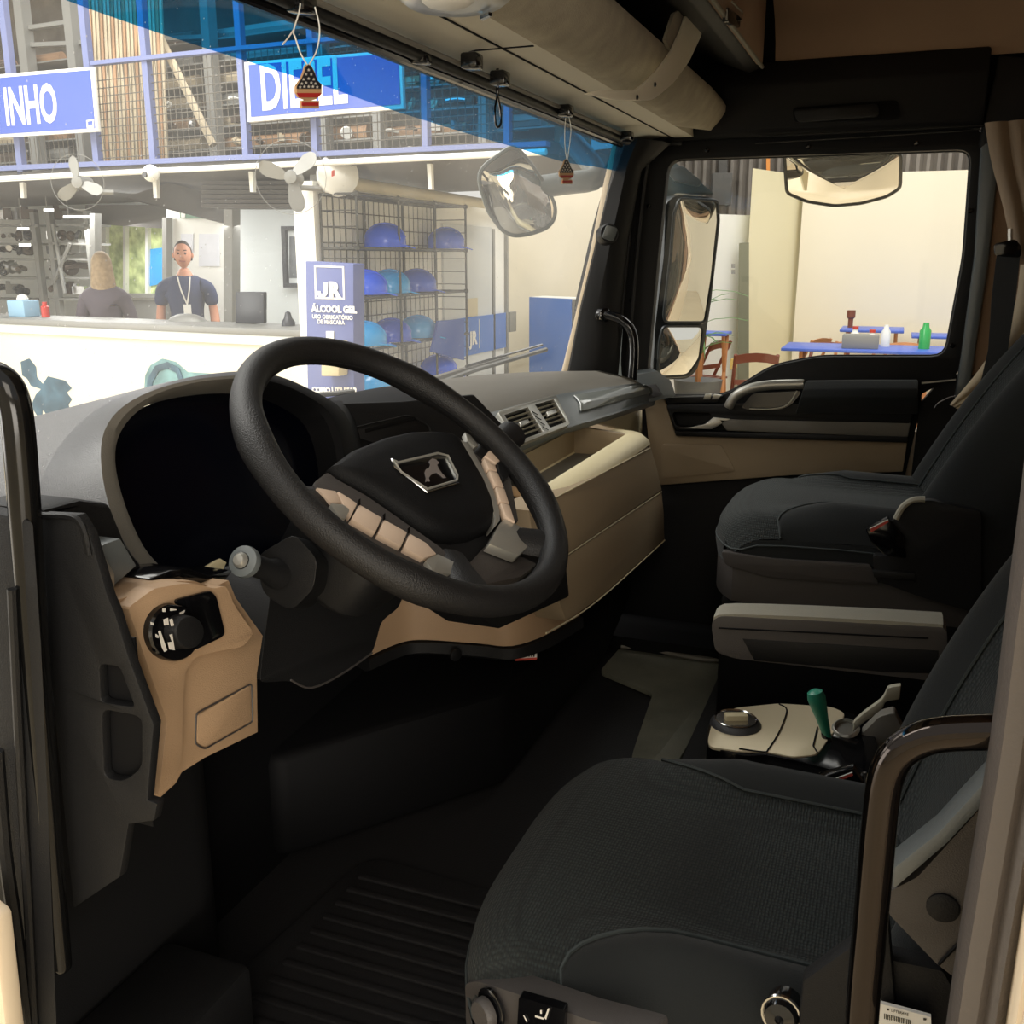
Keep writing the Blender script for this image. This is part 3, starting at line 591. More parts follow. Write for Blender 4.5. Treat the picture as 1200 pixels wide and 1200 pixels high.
m = MB(); m.prism(PP(rnd([(318, 690), (345, 640), (420, 640), (475, 690), (468, 712), (447, 728), (441, 752), (436, 766), (402, 788), (368, 806), (338, 798), (304, 800), (310, 745)], 8), p=V((.72, .70, .6)), n=V((-.25, -.9, .1))), (.06, .16, .0)); obj('lower_shroud', m, 'black', co, bev=.014, seg=4)
m = MB(); m.tube(smooth_path(PP([(341, 797), (365, 806), (400, 790), (436, 765)], y=.64), 4), .0015, 5); obj('shroud_edge', m, 'seatplastic', co)
m = MB(); a = P(283, 657, x=.535); b = P(352, 676, x=.60) + V((0, .03, 0)); ax = (b - a)
m.lathe([(0, -.002), (.0085, -.002), (.0095, .0), (.0095, .004), (.0155, .004), (.0165, .006), (.0165, .012), (.0130, .016), (.0125, .05), (.018, .07), (.018, ax.length)], a, ax, 20); sk = obj('stalk', m, 'softblack', co)
m = MB(); m.lathe([(0, -.008), (.006, -.007), (.0088, -.003), (.009, .002)], a, ax, 18); lab(obj('stalk_button', m, 'silver', sk), 'grey button at the stalk tip')
m = MB(); m.lathe([(.0100, .0), (.0172, .002), (.0178, .007), (.0172, .011)], a, ax, 20); lab(obj('stalk_collar', m, 'slate', sk), 'grey ring around the stalk tip')
m = MB(); m.prism(PP(rnd([(302, 650), (345, 625), (372, 655), (368, 690), (342, 716), (322, 706), (306, 692)], 10), x=.60), (.08, .03, -.03)); obj('stalk_housing', m, 'black', co, bev=.008, seg=3)

# ================================================================== STEERING WHEEL
sw = thing('steering_wheel', 'black leather steering wheel with silver trim, beige buttons and shield emblem', 'steering wheel', cW)
n = 96; ring = []
for k in range(n):
    t = 2 * PI * k / n; d = e1 * math.cos(t) + e2 * math.sin(t)
    bump = .0022 * sum(math.exp(-((((math.degrees(t) - a + 180) % 360) - 180) / 11) ** 2) for a in (150, 30, 215, 325))
    ring.append([cW + d * (.2125 + math.cos(2 * PI * j / 16) * (.0172 + bump)) + nW * math.sin(2 * PI * j / 16) * (.0185 + bump) for j in range(16)])
m = MB(); m.loft(ring, wrap=True); rim = obj('rim', m, 'leather', sw, ang=80)
m = MB(); rs = .2125 - .0165
for a0, a1 in ((0, 360),):
    m.tube([cW + (e1 * math.cos(2 * PI * k / 72) + e2 * math.sin(2 * PI * k / 72)) * (rs) - nW * .004 for k in range(72)], .0022, 5, wrap=True)
obj('rim_seam', m, 'black', rim)
def WP(pts, d): return PP(pts, p=cW + nW * d, n=nW)
def plate(name, pts, d, th, mm, par=sw, bev=.0015, r=0, **k):
    m = MB(); m.prism(WP(rnd(pts, r) if r else pts, d), -nW * th); return obj(name, m, mm, par, bev=bev, **k)
H = -.012
pad = [(383, 551), (407, 533), (447, 517), (479, 510), (505, 509), (527, 511), (537, 517), (553, 544), (567, 568), (577, 592), (581, 611), (572, 621), (553, 629), (532, 632), (511, 629), (489, 620), (460, 600), (428, 579), (393, 560)]
cen = WP([(490, 572)], H)[0]; base = WP(pad, H - .012); rows = []
for s_, h_ in ((1.0, -.03), (1.0, 0), (.97, .008), (.90, .014), (.7, .018), (.4, .020), (.02, .021)):
    rows.append([cen + (p - (cen - nW * .012)) * s_ + nW * (h_ - .012) for p in base])
m = MB(); m.loft(rows); obj('airbag_cover', m, 'padblack', sw, ang=50)
plate('hub_back', [(372, 566), (450, 520), (530, 512), (562, 540), (590, 600), (580, 640), (545, 672), (500, 655), (400, 600)], H - .022, .035, 'softblack', bev=.006, r=10)
def bar(name, a, b, w0, w1, d0, d1, mm, par=sw, th=.016):
    A = WP([a], d0)[0]; B = WP([b], d1)[0]; t = (B - A).normalized(); sd = nW.cross(t).normalized()
    m = MB(); rows = []
    for k in range(7):
        u = k / 6; c = A.lerp(B, u); ww = w0 + (w1 - w0) * (u ** 2); rows.append([c + sd * ww * math.cos(2 * PI * j / 12) + nW * th * math.sin(2 * PI * j / 12) for j in range(12)])
    m.loft(rows); return obj(name, m, mm, par)
bar('spoke', (425, 598), (352, 590), .024, .030, -.05, -.012, 'leather', th=.012)
bar('spoke', (560, 545), (601, 508), .022, .022, -.035, -.004, 'leather')
bar('spoke', (590, 632), (646, 640), .024, .030, -.03, -.006, 'leather')
bar('spoke', (525, 655), (560, 704), .024, .034, -.03, -.006, 'leather')
plate('spoke_plate', [(367, 566), (384, 553), (394, 561), (430, 581), (489, 622), (516, 641), (540, 664), (500, 668), (452, 645), (404, 616), (380, 592)], H - .004, .012, 'seatplastic', r=4)
plate('spoke_plate', [(543, 668), (572, 636), (610, 652), (630, 661), (610, 676), (560, 686)], H - .016, .012, 'seatplastic', r=4)
plate('spoke_plate', [(548, 516), (572, 522), (596, 540), (600, 570), (608, 612), (592, 606), (578, 590), (566, 552)], H - .012, .012, 'seatplastic', r=4)
for q in ([(371, 571), (394, 575), (400, 589), (387, 589)], [(396, 575), (409, 583), (419, 590), (411, 606), (402, 590)], [(421.5, 591), (448, 606.5), (440, 624), (412, 608)], [(450.5, 608.5), (477.5, 623.5), (470.5, 640), (443, 625.5)], [(480.5, 625), (500, 636), (512, 649), (497, 654), (473.5, 641.5)],
          [(568, 534), (577, 524), (591, 536), (582, 543)], [(567.5, 537), (580.5, 545), (583, 552), (573, 549.5)], [(573.5, 551), (583.5, 553.5), (591, 571), (581, 568.5)], [(581.5, 570), (591.5, 572.5), (597, 590), (586.5, 587)], [(587, 588.5), (597.5, 591.5), (604, 612), (593, 605)]):
    plate('wheel_button', q, H + .004, .010, 'button', bev=.0012)
for q in ([(421, 591), (417, 585), (421, 583), (424, 588)], [(450, 608), (446, 601), (450, 600), (453, 606)], [(479, 624), (476, 617), (479, 616), (482, 622)]): plate('button_gap', [(q[0][0] - 1, q[0][1] + 2), (q[0][0] - 1, q[0][1] - 5), (q[0][0] + 1.5, q[0][1] - 7), (q[0][0] + 1.5, q[0][1])], H + .0046, .001, 'gloss', bev=0)
lab(plate('scroll_knob', [(387, 590), (402, 591), (410, 597), (405, 608), (397, 605)], H + .012, .016, 'silver', r=2, bev=.002), 'silver thumb control')
lab(plate('thumb_knob', [(583, 541), (597, 545), (598, 556), (591, 563), (586, 556)], H + .004, .012, 'black', r=2, bev=.002), 'black thumb control')
lab(plate('silver_crescent', [(538, 515), (549, 519), (561, 540), (577, 570), (585, 597), (586, 610), (579, 618), (580, 606), (574, 588), (563, 563), (550, 538)], H + .002, .018, 'silver', r=2, bev=.002), 'curved silver trim beside the airbag cover')
lab(plate('silver_foot', [(499, 656), (513, 649), (537, 661), (547, 673), (536, 674), (508, 670)], H + .003, .014, 'silver', r=2, bev=.003), 'silver end of the lower spoke')
lab(plate('silver_foot', [(573, 637), (586, 613), (592, 608), (625, 625), (621, 638), (608, 651)], H + .001, .014, 'silver', r=2, bev=.003), 'silver end of the right spoke')
lab(plate('silver_foot', [(545, 506), (552, 510), (561, 522), (556, 524), (548, 516)], H, .01, 'silver', bev=.001), 'thin silver sliver at the upper spoke')
E_ = H + .0105
em = plate('emblem', [(463, 542), (513, 531), (525, 534), (538, 560), (535, 566), (500, 576), (468, 551)], E_, .004, 'gloss', bev=.001, r=2)
lab(em, 'shield emblem with a lion on the airbag cover')
m = MB(); m.tube(WP([(461, 539), (467, 542), (513, 531), (525, 534), (536, 557), (535, 563), (501, 573), (470, 553)], E_ + .001), .0017, 6, wrap=True); obj('emblem_frame', m, 'silver', em)
m = MB(); m.tube(WP([(459, 538), (463, 548), (500, 577), (538, 566)], E_), .0013, 6); obj('emblem_edge', m, 'chrome', em)
L_ = [(595, 318), (598, 300), (592, 275), (597, 262), (612, 254), (617, 240), (611, 224), (625, 214), (640, 218), (655, 232), (646, 243), (655, 262), (668, 280), (686, 298), (674, 299), (660, 285), (645, 275), (630, 280), (620, 285), (610, 300), (614, 315), (603, 312)]
plate('lion', [(x / 3.75 + 340, y / 3.75 + 480) for x, y in L_], E_ + .0012, .001, 'greymark', par=em, bev=0, smooth=False)
# ================================================================== SEATS
def make_seat(name, label, x0, x1, yf, zt, depth=.50, hb=.68, rec=.40, by=.10):
    W_ = x1 - x0; root = thing(name, label, 'seat', ((x0 + x1) / 2, yf - depth / 2, 0))
    def edge(u): return yf - .055 * abs(2 * u - 1) ** 3.5
    def S(u, v, extra=0):
        dz = 0; r = .085
        if v < r: dz += .060 * (1 - math.sqrt(max(0, 1 - ((r - v) / r) ** 2)))
        s = min(u, 1 - u) * W_; rs = .05
        if s < rs: dz += .045 * (1 - math.sqrt(max(0, 1 - ((rs - s) / rs) ** 2)))
        bol = .030 * math.exp(-((s - .055) / .045) ** 2) * min(1, max(0, (v - .10) / .12))
        return V((x0 + W_ * u, edge(u) - v, zt - dz + bol + extra - .02 * v))
    v0 = .095
    def uin(v): return 0 if v < v0 else .19 * min(1, ((v - v0) / .16)) ** .45
    m = MB(); rows = []
    vs = [0, .004, .012, .025, .045, .06, .078, .0945] + [v0 + .16 * (k / 8) ** 1.6 for k in range(0, 9)] + [.33, .40, depth]
    for v in vs:
        a = uin(v); rows.append([S(a + (1 - 2 * a) * (k / 22), v) for k in range(23)])
    m.loft(rows, closed=False); obj('cushion', m, 'fabric', root, ang=70)
    for side in (0, 1):
        m = MB(); rows = []
        for v in vs[7:]:
            a = max(.0015, uin(v)); rows.append([S((a * (k / 8)) if not side else 1 - a * (k / 8), v, .004 * math.sin(PI * k / 8) ** .5) for k in range(9)])
        m.loft(rows, closed=False); bo_ = obj('side_bolster', m, 'velour', root, ang=70)
        m = MB(); m.tube([S(uin(v) if not side else 1 - uin(v), v, .003) for v in vs[7:]], .0022, 5); obj('seam', m, 'seam', bo_)
    # upholstered band round the cushion, then the plastic pan
    us = [k / 16 for k in range(17)]
    loop = [S(0, depth)] + [S(0, v) for v in (.4, .3, .2, .1, .05, .02)] + [S(u, 0) for u in us] + [S(1, v) for v in (.02, .05, .1, .2, .3, .4)] + [S(1, depth)]
    cx, cy = (x0 + x1) / 2, yf - depth / 2
    def grow(p, g, z): d = V((p.x - cx, p.y - cy, 0)); return V((cx + d.x * g, cy + d.y * g, z))
    m = MB(); m.loft([[p, grow(p, 1.006, p.z - .012), grow(p, 1.01, zt - .085), grow(p, .99, zt - .115)] for p in loop], closed=False); obj('cushion_band', m, 'velour', root, ang=70)
    m = MB(); m.tube([grow(p, 1.008, max(p.z - .012, zt - .075)) for p in loop], .002, 5); obj('band_seam', m, 'seam', root)
    m = MB(); m.prism([grow(p, .985, zt - .19) for p in loop], (0, 0, .09)); obj('seat_pan', m, 'seatplastic', root, bev=.008)
    # backrest
    up_ = V((0, -math.sin(rec), math.cos(rec))); out_ = V((0, math.cos(rec), math.sin(rec))); b0 = V((x0, yf - depth + by, zt - .03))
    def Bk(u, w, e=0):
        s = min(u, 1 - u) * W_; t = w / hb
        nar = .035 * max(0, t - .55) / .45 + .05 * max(0, t - .88) / .12
        uu = .5 + (u - .5) * (1 - 2 * nar)
        bul = .045 * math.exp(-((s - .05) / .05) ** 2) * (1 - .5 * t) - .055 * max(0, 1 - s / .03) ** 2
        arch = .03 * math.sin(PI * min(1, t * 1.1))
        tp = -.10 * max(0, (t - .93) / .07) ** 2 - .05 * max(0, (.05 - t) / .05) ** 2
        return b0 + V((W_ * uu, 0, 0)) + up_ * w + out_ * (bul + arch + tp + e)
    ws = [hb * k / 24 for k in range(25)]
    m = MB(); m.loft([[Bk(.2 + .6 * k / 12, w) for k in range(13)] for w in ws], closed=False); obj('backrest', m, 'fabric', root, ang=70)
    for side in (0, 1):
        m = MB(); m.loft([[Bk((.2 * k / 10) if not side else 1 - .2 * k / 10, w, .003 * math.sin(PI * k / 10)) for k in range(11)] for w in ws], closed=False); bb = obj('back_bolster', m, 'velour', root, ang=70)
        m = MB(); m.tube([Bk(.2 if not side else .8, w, .002) for w in ws], .0022, 5); obj('seam', m, 'seam', bb)
        m = MB(); rows = []
        for w in ws:
            p = Bk(0 if not side else 1, w); q = p - out_ * (.12 - .05 * (w / hb)); o_ = V((-.008 if not side else .008, 0, 0)); rows.append([p, p.lerp(q, .3) + o_, p.lerp(q, .75) + o_, q])
        m.loft(rows, closed=False); obj('back_side', m, 'velour' , root, ang=70)
    m = MB(); m.loft([[Bk(k / 8, w) - out_ * (.12 - .05 * (w / hb) + .02 * math.sin(PI * k / 8)) for k in range(9)] for w in ws], closed=False); obj('back_shell', m, 'softblack', root, ang=70)
    return root
ds = make_seat('driver_seat', 'large black cloth driver seat with knitted centre in the foreground', .485, .985, .40, .365, by=.045)
# controls on the front-left corner of the seat pan
m = MB(); m.prism(PP(rnd([(545, 1152), (560, 1150), (610, 1166), (680, 1192), (760, 1215), (760, 1300), (560, 1300), (546, 1200)], 6), p=V((.47, .30, .3)), n=V((-.86, .5, .05))), (.03, -.01, 0)); obj('control_panel', m, 'seatplastic', ds, bev=.004)
pk = dict(p=V((.467, .302, .3)), n=V((-.86, .5, .05)))
m = MB(); cc = P(577, 1181, **pk); m.lathe([(.021, 0), (.021, .003), (.018, .004), (0, .004)], cc, (-.86, .5, .05), 20); obj('knob_recess', m, 'gloss', ds)
m = MB(); m.lathe([(.0165, .003), (.0165, .010), (.014, .013), (0, .013)], cc + V((-.003, .002, -.002)), (-.86, .5, .05), 20); kb = lab(obj('seat_knob', m, 'seatplastic', ds), 'round grey seat knob')
m = MB(); m.prism(PP(rnd([(608, 1168), (662, 1184), (660, 1240), (604, 1240)], 3), p=V((.462, .302, .3)), n=V((-.86, .5, .05))), (.01, 0, 0)); sb_ = obj('seat_button', m, 'gloss', ds)
m = MB()
for q in ([(627, 1190), (637, 1193), (637, 1195), (627, 1192)], [(638, 1193), (642, 1182), (644, 1182), (640, 1195)], [(633, 1184), (635, 1184), (635, 1188), (633, 1188)], [(613, 1190), (614, 1190), (618, 1197), (617, 1198)]): m.prism(PP(q, p=V((.4605, .302, .3)), n=V((-.86, .5, .05))), (.0004, 0, 0))
obj('seat_symbol', m, 'mark', sb_)
m = MB(); cc = P(916, 1188, x=.47); m.lathe([(.016, -.02), (.016, .004), (.013, .010), (.004, .012), (0, .006)], cc, (-1, .1, .2), 20); lab(obj('seat_knob', m, 'gloss', ds), 'round black knob below the near side')
m = MB(); m.lathe([(.0175, .0), (.0185, .002), (.0175, .004)], cc, (-1, .1, .2), 20); obj('knob_ring', m, 'chrome', ds)
m = MB(); m.prism(PP([(940, 1150), (985, 1118), (1010, 1100), (1040, 1060), (1060, 1300), (925, 1300)], x=.462), (.02, 0, 0)); obj('side_cover', m, 'softblack', ds, bev=.004)
m = MB(); m.prism(PP(rnd([(1040, 1046), (1075, 1028), (1152, 944), (1190, 930), (1150, 1100), (1122, 1148), (1098, 1130), (1042, 1072)], 4), x=.455), (.02, 0, 0)); sh = lab(obj('recliner_cover', m, 'seatplastic', ds, bev=.003), 'brown-grey plastic cover at the backrest hinge')
m = MB(); m.lathe([(.0125, -.002), (.0125, .002), (.011, .003), (0, .003)], P(1105, 1063, x=.455), (-1, 0, 0), 22); obj('round_cap', m, 'softblack', sh)
m = MB(); m.tube(PP([(1100, 1130), (1126, 1103)], x=.453), .0014, 5); obj('joint', m, 'deep', sh)
m = MB(); m.prism(PP([(1046, 1018), (1100, 975), (1152, 918), (1190, 880), (1190, 905), (1152, 945), (1110, 990), (1046, 1045)], x=.448), (.03, 0, 0)); lab(obj('hinge_rail', m, 'slate', ds, bev=.003), 'slate edge rail along the backrest side')
m = MB(); m.prism(PP([(1031, 1176), (1091, 1192), (1094, 1300), (1026, 1300)], x=.452), (.004, 0, 0)); st_ = lab(obj('sticker', m, 'white', ds), 'white label with small print and bar code')
m = MB()
for k in range(16): m.prism(PP([(1036 + k * 2.0, 1188 + k * .5), (1037 + k * 2.0 + (k % 3) * .3, 1188.3 + k * .5), (1037 + k * 2.0, 1194 + k * .5), (1036 + k * 2.0, 1194 + k * .5)], x=.4515), (.0003, 0, 0))
m.prism(PP([(1040, 1182), (1042, 1182.5), (1042, 1184.5), (1039, 1184)], x=.4515), (.0003, 0, 0)); m.prism(PP([(1082, 1193), (1086, 1194), (1085, 1196), (1082, 1195.5)], x=.4515), (.0003, 0, 0))
obj('bar_code', m, 'gloss', st_)
o_ = P(1044, 1185.5, x=.4514); text('LIFTBRAKE', o_, P(1070, 1192, x=.4514) - o_, (0, 0, 1), .0035, 'gloss', st_, 'small_print', sx=.8, extr=.0001)
m = MB(); m.prism(PP(rnd([(1042, 1125), (1105, 1138), (1120, 1165), (1118, 1300), (1030, 1300), (1034, 1170)], 5), x=.47), (.02, 0, 0)); obj('base_cover', m, 'softblack', ds, bev=.004)
m = MB(); m.bb((.56, -.10, 0), (.92, .30, .17)); obj('seat_base', m, 'deep', ds, bev=.01)
# armrest on the inner side
m = MB(); rows = []
pr = [(835, 727), (842, 722), (1100, 734), (1110, 735)]
ar = PP(rnd([(833, 730), (842, 722), (1110, 736), (1110, 800), (1040, 792), (862, 772), (838, 764)], 8), x=1.09)
m.prism(ar, (.055, 0, 0)); am = lab(obj('armrest', m, 'seatplastic', ds, bev=.006, seg=3), 'grey fold-down armrest with pale vinyl top')
m = MB(); m.loft([[p + V((.002, 0, .004)), p + V((.028, 0, .008)), p + V((.054, 0, .004)), p + V((.054, 0, -.004)), p + V((.002, 0, -.004))] for p in smooth_path(PP([(836, 732), (842, 724), (900, 724.5), (1000, 729), (1105, 735.5)], x=1.09), 3)]); obj('armrest_top', m, 'armgrey', am, ang=60)
m = MB(); m.tube(PP([(842, 736), (1088, 748)], x=1.089), .0012, 5); obj('groove', m, 'deep', am)
m = MB(); m.prism(PP([(870, 749), (1100, 763), (1100, 790), (1040, 788), (884, 774)], x=1.088), (.004, 0, 0)); obj('inset_panel', m, 'black', am, bev=.001)
# passenger seat
ps = make_seat('passenger_seat', 'black cloth passenger seat beside the far door', 1.69, 2.13, .335, .545, depth=.50, hb=.72, rec=.56, by=.08)
m = MB(); m.prism(PP(rnd([(845, 646), (905, 655), (1020, 662), (1030, 686), (900, 676), (850, 662)], 4), x=1.68), (.02, 0, 0)); lab(obj('pan_front', m, 'seatplastic', ps, bev=.004), 'brown-grey plastic strip under the cushion')
for y_, a in ((684, 0), (700, 4), (716, 8), (730, 12)):
    m = MB(); m.loft([[p + V((0, .012 * math.cos(t), .012 * math.sin(t))) for t in (-1.6, -.8, 0, .8, 1.6)] for p in PP([(862 + a * 2, y_ - 10), (980, y_ - 3), (1110, y_ + 10)], x=1.70)], closed=False); obj('bellows_fold', m, 'black', ps)
m = MB(); m.bb((1.71, -.12, .035), (2.12, .30, .36)); obj('seat_base', m, 'deep', ps, bev=.01)
m = MB(); m.prism(PP(rnd([(1045, 612), (1062, 590), (1090, 586), (1150, 600), (1150, 720), (1080, 700), (1026, 680), (1022, 650), (1042, 652)], 6), x=1.665), (.02, 0, 0)); rc = obj('hinge_cover', m, 'softblack', ps, bev=.004)
m = MB(); m.tube(smooth_path(PP([(1050, 608), (1058, 594), (1070, 586), (1084, 585)], x=1.66), 4), .006, 8); lab(obj('cover_edge', m, 'levergrey', rc), 'pale grey edge of the hinge cover')
m = MB(); m.prism(PP([(1022, 668), (1073, 672), (1074, 682), (1024, 677)], x=1.66), (.01, 0, 0)); obj('pan_end', m, 'black', ps, bev=.002)
# buckles
for nm_, qs, rd_, xx, lb_ in (('belt_buckle', [(1014, 620), (1040, 606), (1060, 630), (1062, 655), (1035, 650), (1020, 635)], [(1019, 619), (1040, 609), (1041.5, 612), (1021, 624)], 1.655, 'black seat belt buckle with red button beside the passenger seat'),
                              ('belt_buckle', [(958, 912), (1000, 900), (1012, 920), (1010, 940), (975, 930)], [(963, 918), (998, 905), (1000, 909), (966, 922)], 1.02, 'black seat belt buckle with red button between driver seat and console')):
    bu = thing(nm_, lb_, 'buckle', P(*qs[0], x=xx)); m = MB(); m.prism(PP(qs, x=xx), (.02, 0, 0)); obj('buckle_body', m, 'gloss', bu, bev=.003)
    m = MB(); m.prism(PP(rd_, x=xx - .001), (.018, 0, 0)); lab(obj('red_button', m, 'red', bu, bev=.0005), 'red release button')
    m = MB(); m.tube(PP([(rd_[0][0], rd_[0][1] + .5), (rd_[1][0] + 1, rd_[1][1])], x=xx - .002), .0009, 5); obj('pale_edge', m, 'mark', bu)
m = MB(); m.tube(smooth_path(PP([(1013, 905), (1015, 918), (1005, 930), (997, 940)], x=1.05), 4), .003, 6); tag(obj('belt_anchor_cable', m, 'seatplastic'), 'thin grey cable behind the driver seat buckle', 'cable')

# ================================================================== CONSOLE BETWEEN THE SEATS
cs = thing('centre_console', 'low console with metallic top, round knob and park brake levers', 'console', P(900, 870, z=.22))
top_ = rnd([(828, 858), (836, 836), (860, 829), (915, 824), (960, 827), (1000, 836), (1022, 850), (1030, 880), (1010, 935), (985, 905), (940, 893), (900, 885), (870, 886), (828, 874)], 7)
m = MB(); m.prism(PP(top_, z=.218), (0, 0, -.20)); obj('console_body', m, 'gloss', cs, bev=.004)
m = MB(); m.prism(PP(rnd([(829, 868), (836, 840), (862, 829), (913, 824), (975, 828), (992, 836), (958, 884), (930, 887), (900, 881), (866, 880), (832, 875)], 7), z=.221), (0, 0, -.006)); ct = lab(obj('console_top', m, mat('champagne_panel', (222, 208, 176), .35, .25), cs, bev=.003, seg=3), 'champagne metallic top')
m = MB(); m.tube(smooth_path(PP([(913, 825), (922, 832), (914, 856), (901, 877), (895, 881), (866, 877)], z=.2225), 4), .0014, 5); m.tube(PP([(958, 852), (953, 874), (958, 882)], z=.2225), .0014, 5); obj('panel_gap', m, 'deep', ct)
kc = P(862, 848, z=.222)
m = MB(); m.lathe([(.048, -.01), (.046, .002), (.040, .008), (.036, .010), (.034, .006), (.026, .004), (0, .004)], kc, (0, 0, 1), 28); kk = obj('rotary_knob', m, 'hood', cs)
m = MB(); m.lathe([(.0375, .008), (.039, .011), (.0375, .012), (.0355, .010)], kc, (0, 0, 1), 28); obj('chrome_ring', m, 'chrome', kk)
m = MB(); m.box(kc + V((0, 0, .012)), (.018, .042, .016), .4); lab(obj('knob_grip', m, 'cream', kk, bev=.003), 'pale grip bar')
m = MB(); m.prism(PP(rnd([(862, 893), (885, 879), (930, 884), (985, 902), (1010, 920), (1012, 960), (860, 920)], 8), z=.20), (0, 0, -.1)); obj('front_pod', m, 'black', cs, bev=.012, seg=3)
lv = thing('park_brake_lever', 'green handled lever standing on the console', 'lever', P(975, 870, z=.22))
a = P(972, 872, x=1.40); b = P(958, 822, x=1.40)
m = MB(); m.lathe([(.018, -.01), (.018, .004), (.010, .010), (.007, .030)], a - V((0, 0, .006)), b - a, 14); obj('lever_boot', m, 'gloss', lv)
L = (b - a).length; m = MB(); m.lathe([(.0065, .012), (.0075, .016), (.0110, L * .62), (.0150, L * .95), (.0160, L * 1.08), (.0135, L * 1.22), (.006, L * 1.27), (0, L * 1.275)], a, b - a, 20); lab(obj('lever_grip', m, 'green', lv), 'dark green grip')
vk = P(990, 868, x=1.44)
m = MB(); m.lathe([(.034, -.03), (.034, .0), (.030, .006)], vk - V((0, 0, .02)), (-.35, .1, .9), 24); lab(obj('valve_ring', m, 'gloss', lv), 'black valve body')
for h in (.010, .026, .042):
    m = MB(); m.lathe([(.026 - h * .1, 0), (.029 - h * .1, .003), (.026 - h * .1, .007), (.02, .008), (.02, 0)], vk + V((0, 0, -.02 + h)), (-.35, .1, .9), 24); obj('valve_collar', m, 'silver' if h != .026 else 'gloss', lv)
m = MB(); m.prism(PP(rnd([(1008, 862), (1030, 840), (1048, 835), (1060, 860), (1040, 880), (1012, 884)], 4), x=1.44), (.03, 0, 0)); obj('rear_bracket', m, 'dashgrey', lv, bev=.003)
gl = thing('grey_lever', 'pale grey flat lever beside the driver backrest', 'lever', P(1000, 850, x=1.38))
m = MB(); m.loft([[p + V((-.006, 0, .0)) + V((0, 0, w_)), p + V((.008, 0, w_)), p + V((.008, 0, -w_)), p + V((-.006, 0, -w_))] for p, w_ in zip(smooth_path(PP([(1000, 851), (1012, 840), (1030, 827), (1036, 820), (1040, 813), (1055, 810)], x=1.38), 3), [.010] * 8 + [.011] * 4 + [.013] * 8)]); obj('lever_arm', m, 'levergrey', gl, bev=.002)

# ================================================================== GRAB HANDLES
g = thing('grab_handle', 'polished tubular grab handle bent in front of the driver seat, at right', 'handle', P(1010, 1190, x=.28))
path = smooth_path(PP([(1210, 858), (1165, 858), (1110, 860), (1078, 867), (1052, 884), (1038, 912), (1031, 960), (1020, 1080), (1011, 1180), (1004, 1300)], x=.28), 5)
m = MB(); m.tube(path, .0105, 20); obj('handle_tube', m, 'darkchrome', g)
g = thing('grab_handle', 'glossy black grab bar on the doorway jamb at the left edge', 'handle', P(74, 1150, x=.27))
path = smooth_path(PP([(-60, 436), (-25, 437), (2, 446), (16, 470), (23, 520), (29, 600), (36, 700), (44, 800), (52, 900), (61, 1010), (72, 1130)], x=.27), 5)
m = MB(); m.tube(path, [.0125] * (len(path) - 26) + [.0125 - .0035 * k / 25 for k in range(26)], 20); m.ball(path[-1], .0092, 12); obj('handle_tube', m, 'blacktube', g)
g = thing('grab_handle', 'slim black grab handle hooked on the far windshield pillar', 'handle', P(742, 440, x=2.2))
m = MB(); path = smooth_path(PP([(700, 370), (712, 369), (728, 375), (740, 388), (743, 410), (741, 445)], x=2.18), 5); m.tube(path, .0125, 12); obj('handle_tube', m, 'gloss', g)
m = MB(); m.lathe([(.018, -.01), (.018, .012), (.012, .016)], P(707, 369, x=2.185), (-.6, -.6, 0), 14); obj('handle_mount', m, 'gloss', g)

# ================================================================== OVERHEAD SHELF, BRACKET, LAMP
ov = thing('overhead_shelf', 'felt covered overhead shelf with curved front along the header', 'shelf', (1.3, .6, 1.4))
m = MB(); rows = []
for x in (.26, .8, 1.3, 1.8, 2.1, 2.25, 2.30):
    e = .0 if x < 2.2 else (x - 2.2) * .25
    rows.append([V((x, .525 - e * .2, 1.352 + e)), V((x, .500, 1.352 + e * .7)), V((x, .478, 1.362)), V((x, .456, 1.385)), V((x, .444, 1.412 - e * .3)), V((x, .443, 1.430 - e * .5)), V((x, .452, 1.437 - e * .6)), V((x, .475, 1.420)), V((x, .52, 1.375 + e * .5))])
m.loft(rows); obj('shelf_front', m, 'felt', ov, ang=60)
m = MB(); m.bb((.26, .50, 1.376), (2.32, .72, 1.385)); obj('shelf_board', m, 'deep', ov)
m = MB(); m.bb((.26, .70, 1.38), (2.32, .715, 1.79)); obj('shelf_back', m, 'deep', ov)
ca = thing('overhead_cabinet', 'brown overhead cabinet with a latch above the shelf', 'cabinet', (1.9, .5, 1.5))
m = MB(); m.prism([V((2.26, .362, 1.49)), V((2.26, .36, 1.76)), V((2.26, .69, 1.76)), V((2.26, .69, 1.60)), V((2.26, .385, 1.482))], (-1.9, 0, 0)); obj('cabinet_body', m, 'softblack', ca, bev=.004)
m = MB(); m.bb((.5, .346, 1.488), (2.20, .362, 1.76)); cdr = lab(obj('cabinet_lid', m, 'liner', ca, bev=.005), 'brown flap')
m = MB(); m.tube([V((.5, .350, 1.487)), V((2.22, .350, 1.487))], .0045, 8); obj('lid_edge', m, 'armgrey', cdr)
m = MB(); m.prism(PP(rnd([(853, 8), (868, 20), (867, 33), (853, 26)], 2), y=.343), (0, .01, 0)); obj('latch', m, 'gloss', cdr, bev=.001)
m = MB(); m.tube(PP([(858, 2), (870, 14), (869, 24)], y=.342), .002, 6); obj('latch_edge', m, 'armgrey', cdr)
br = thing('shelf_bracket', 'cream painted metal bracket curving up over the shelf front', 'bracket', P(750, 110, y=.46))
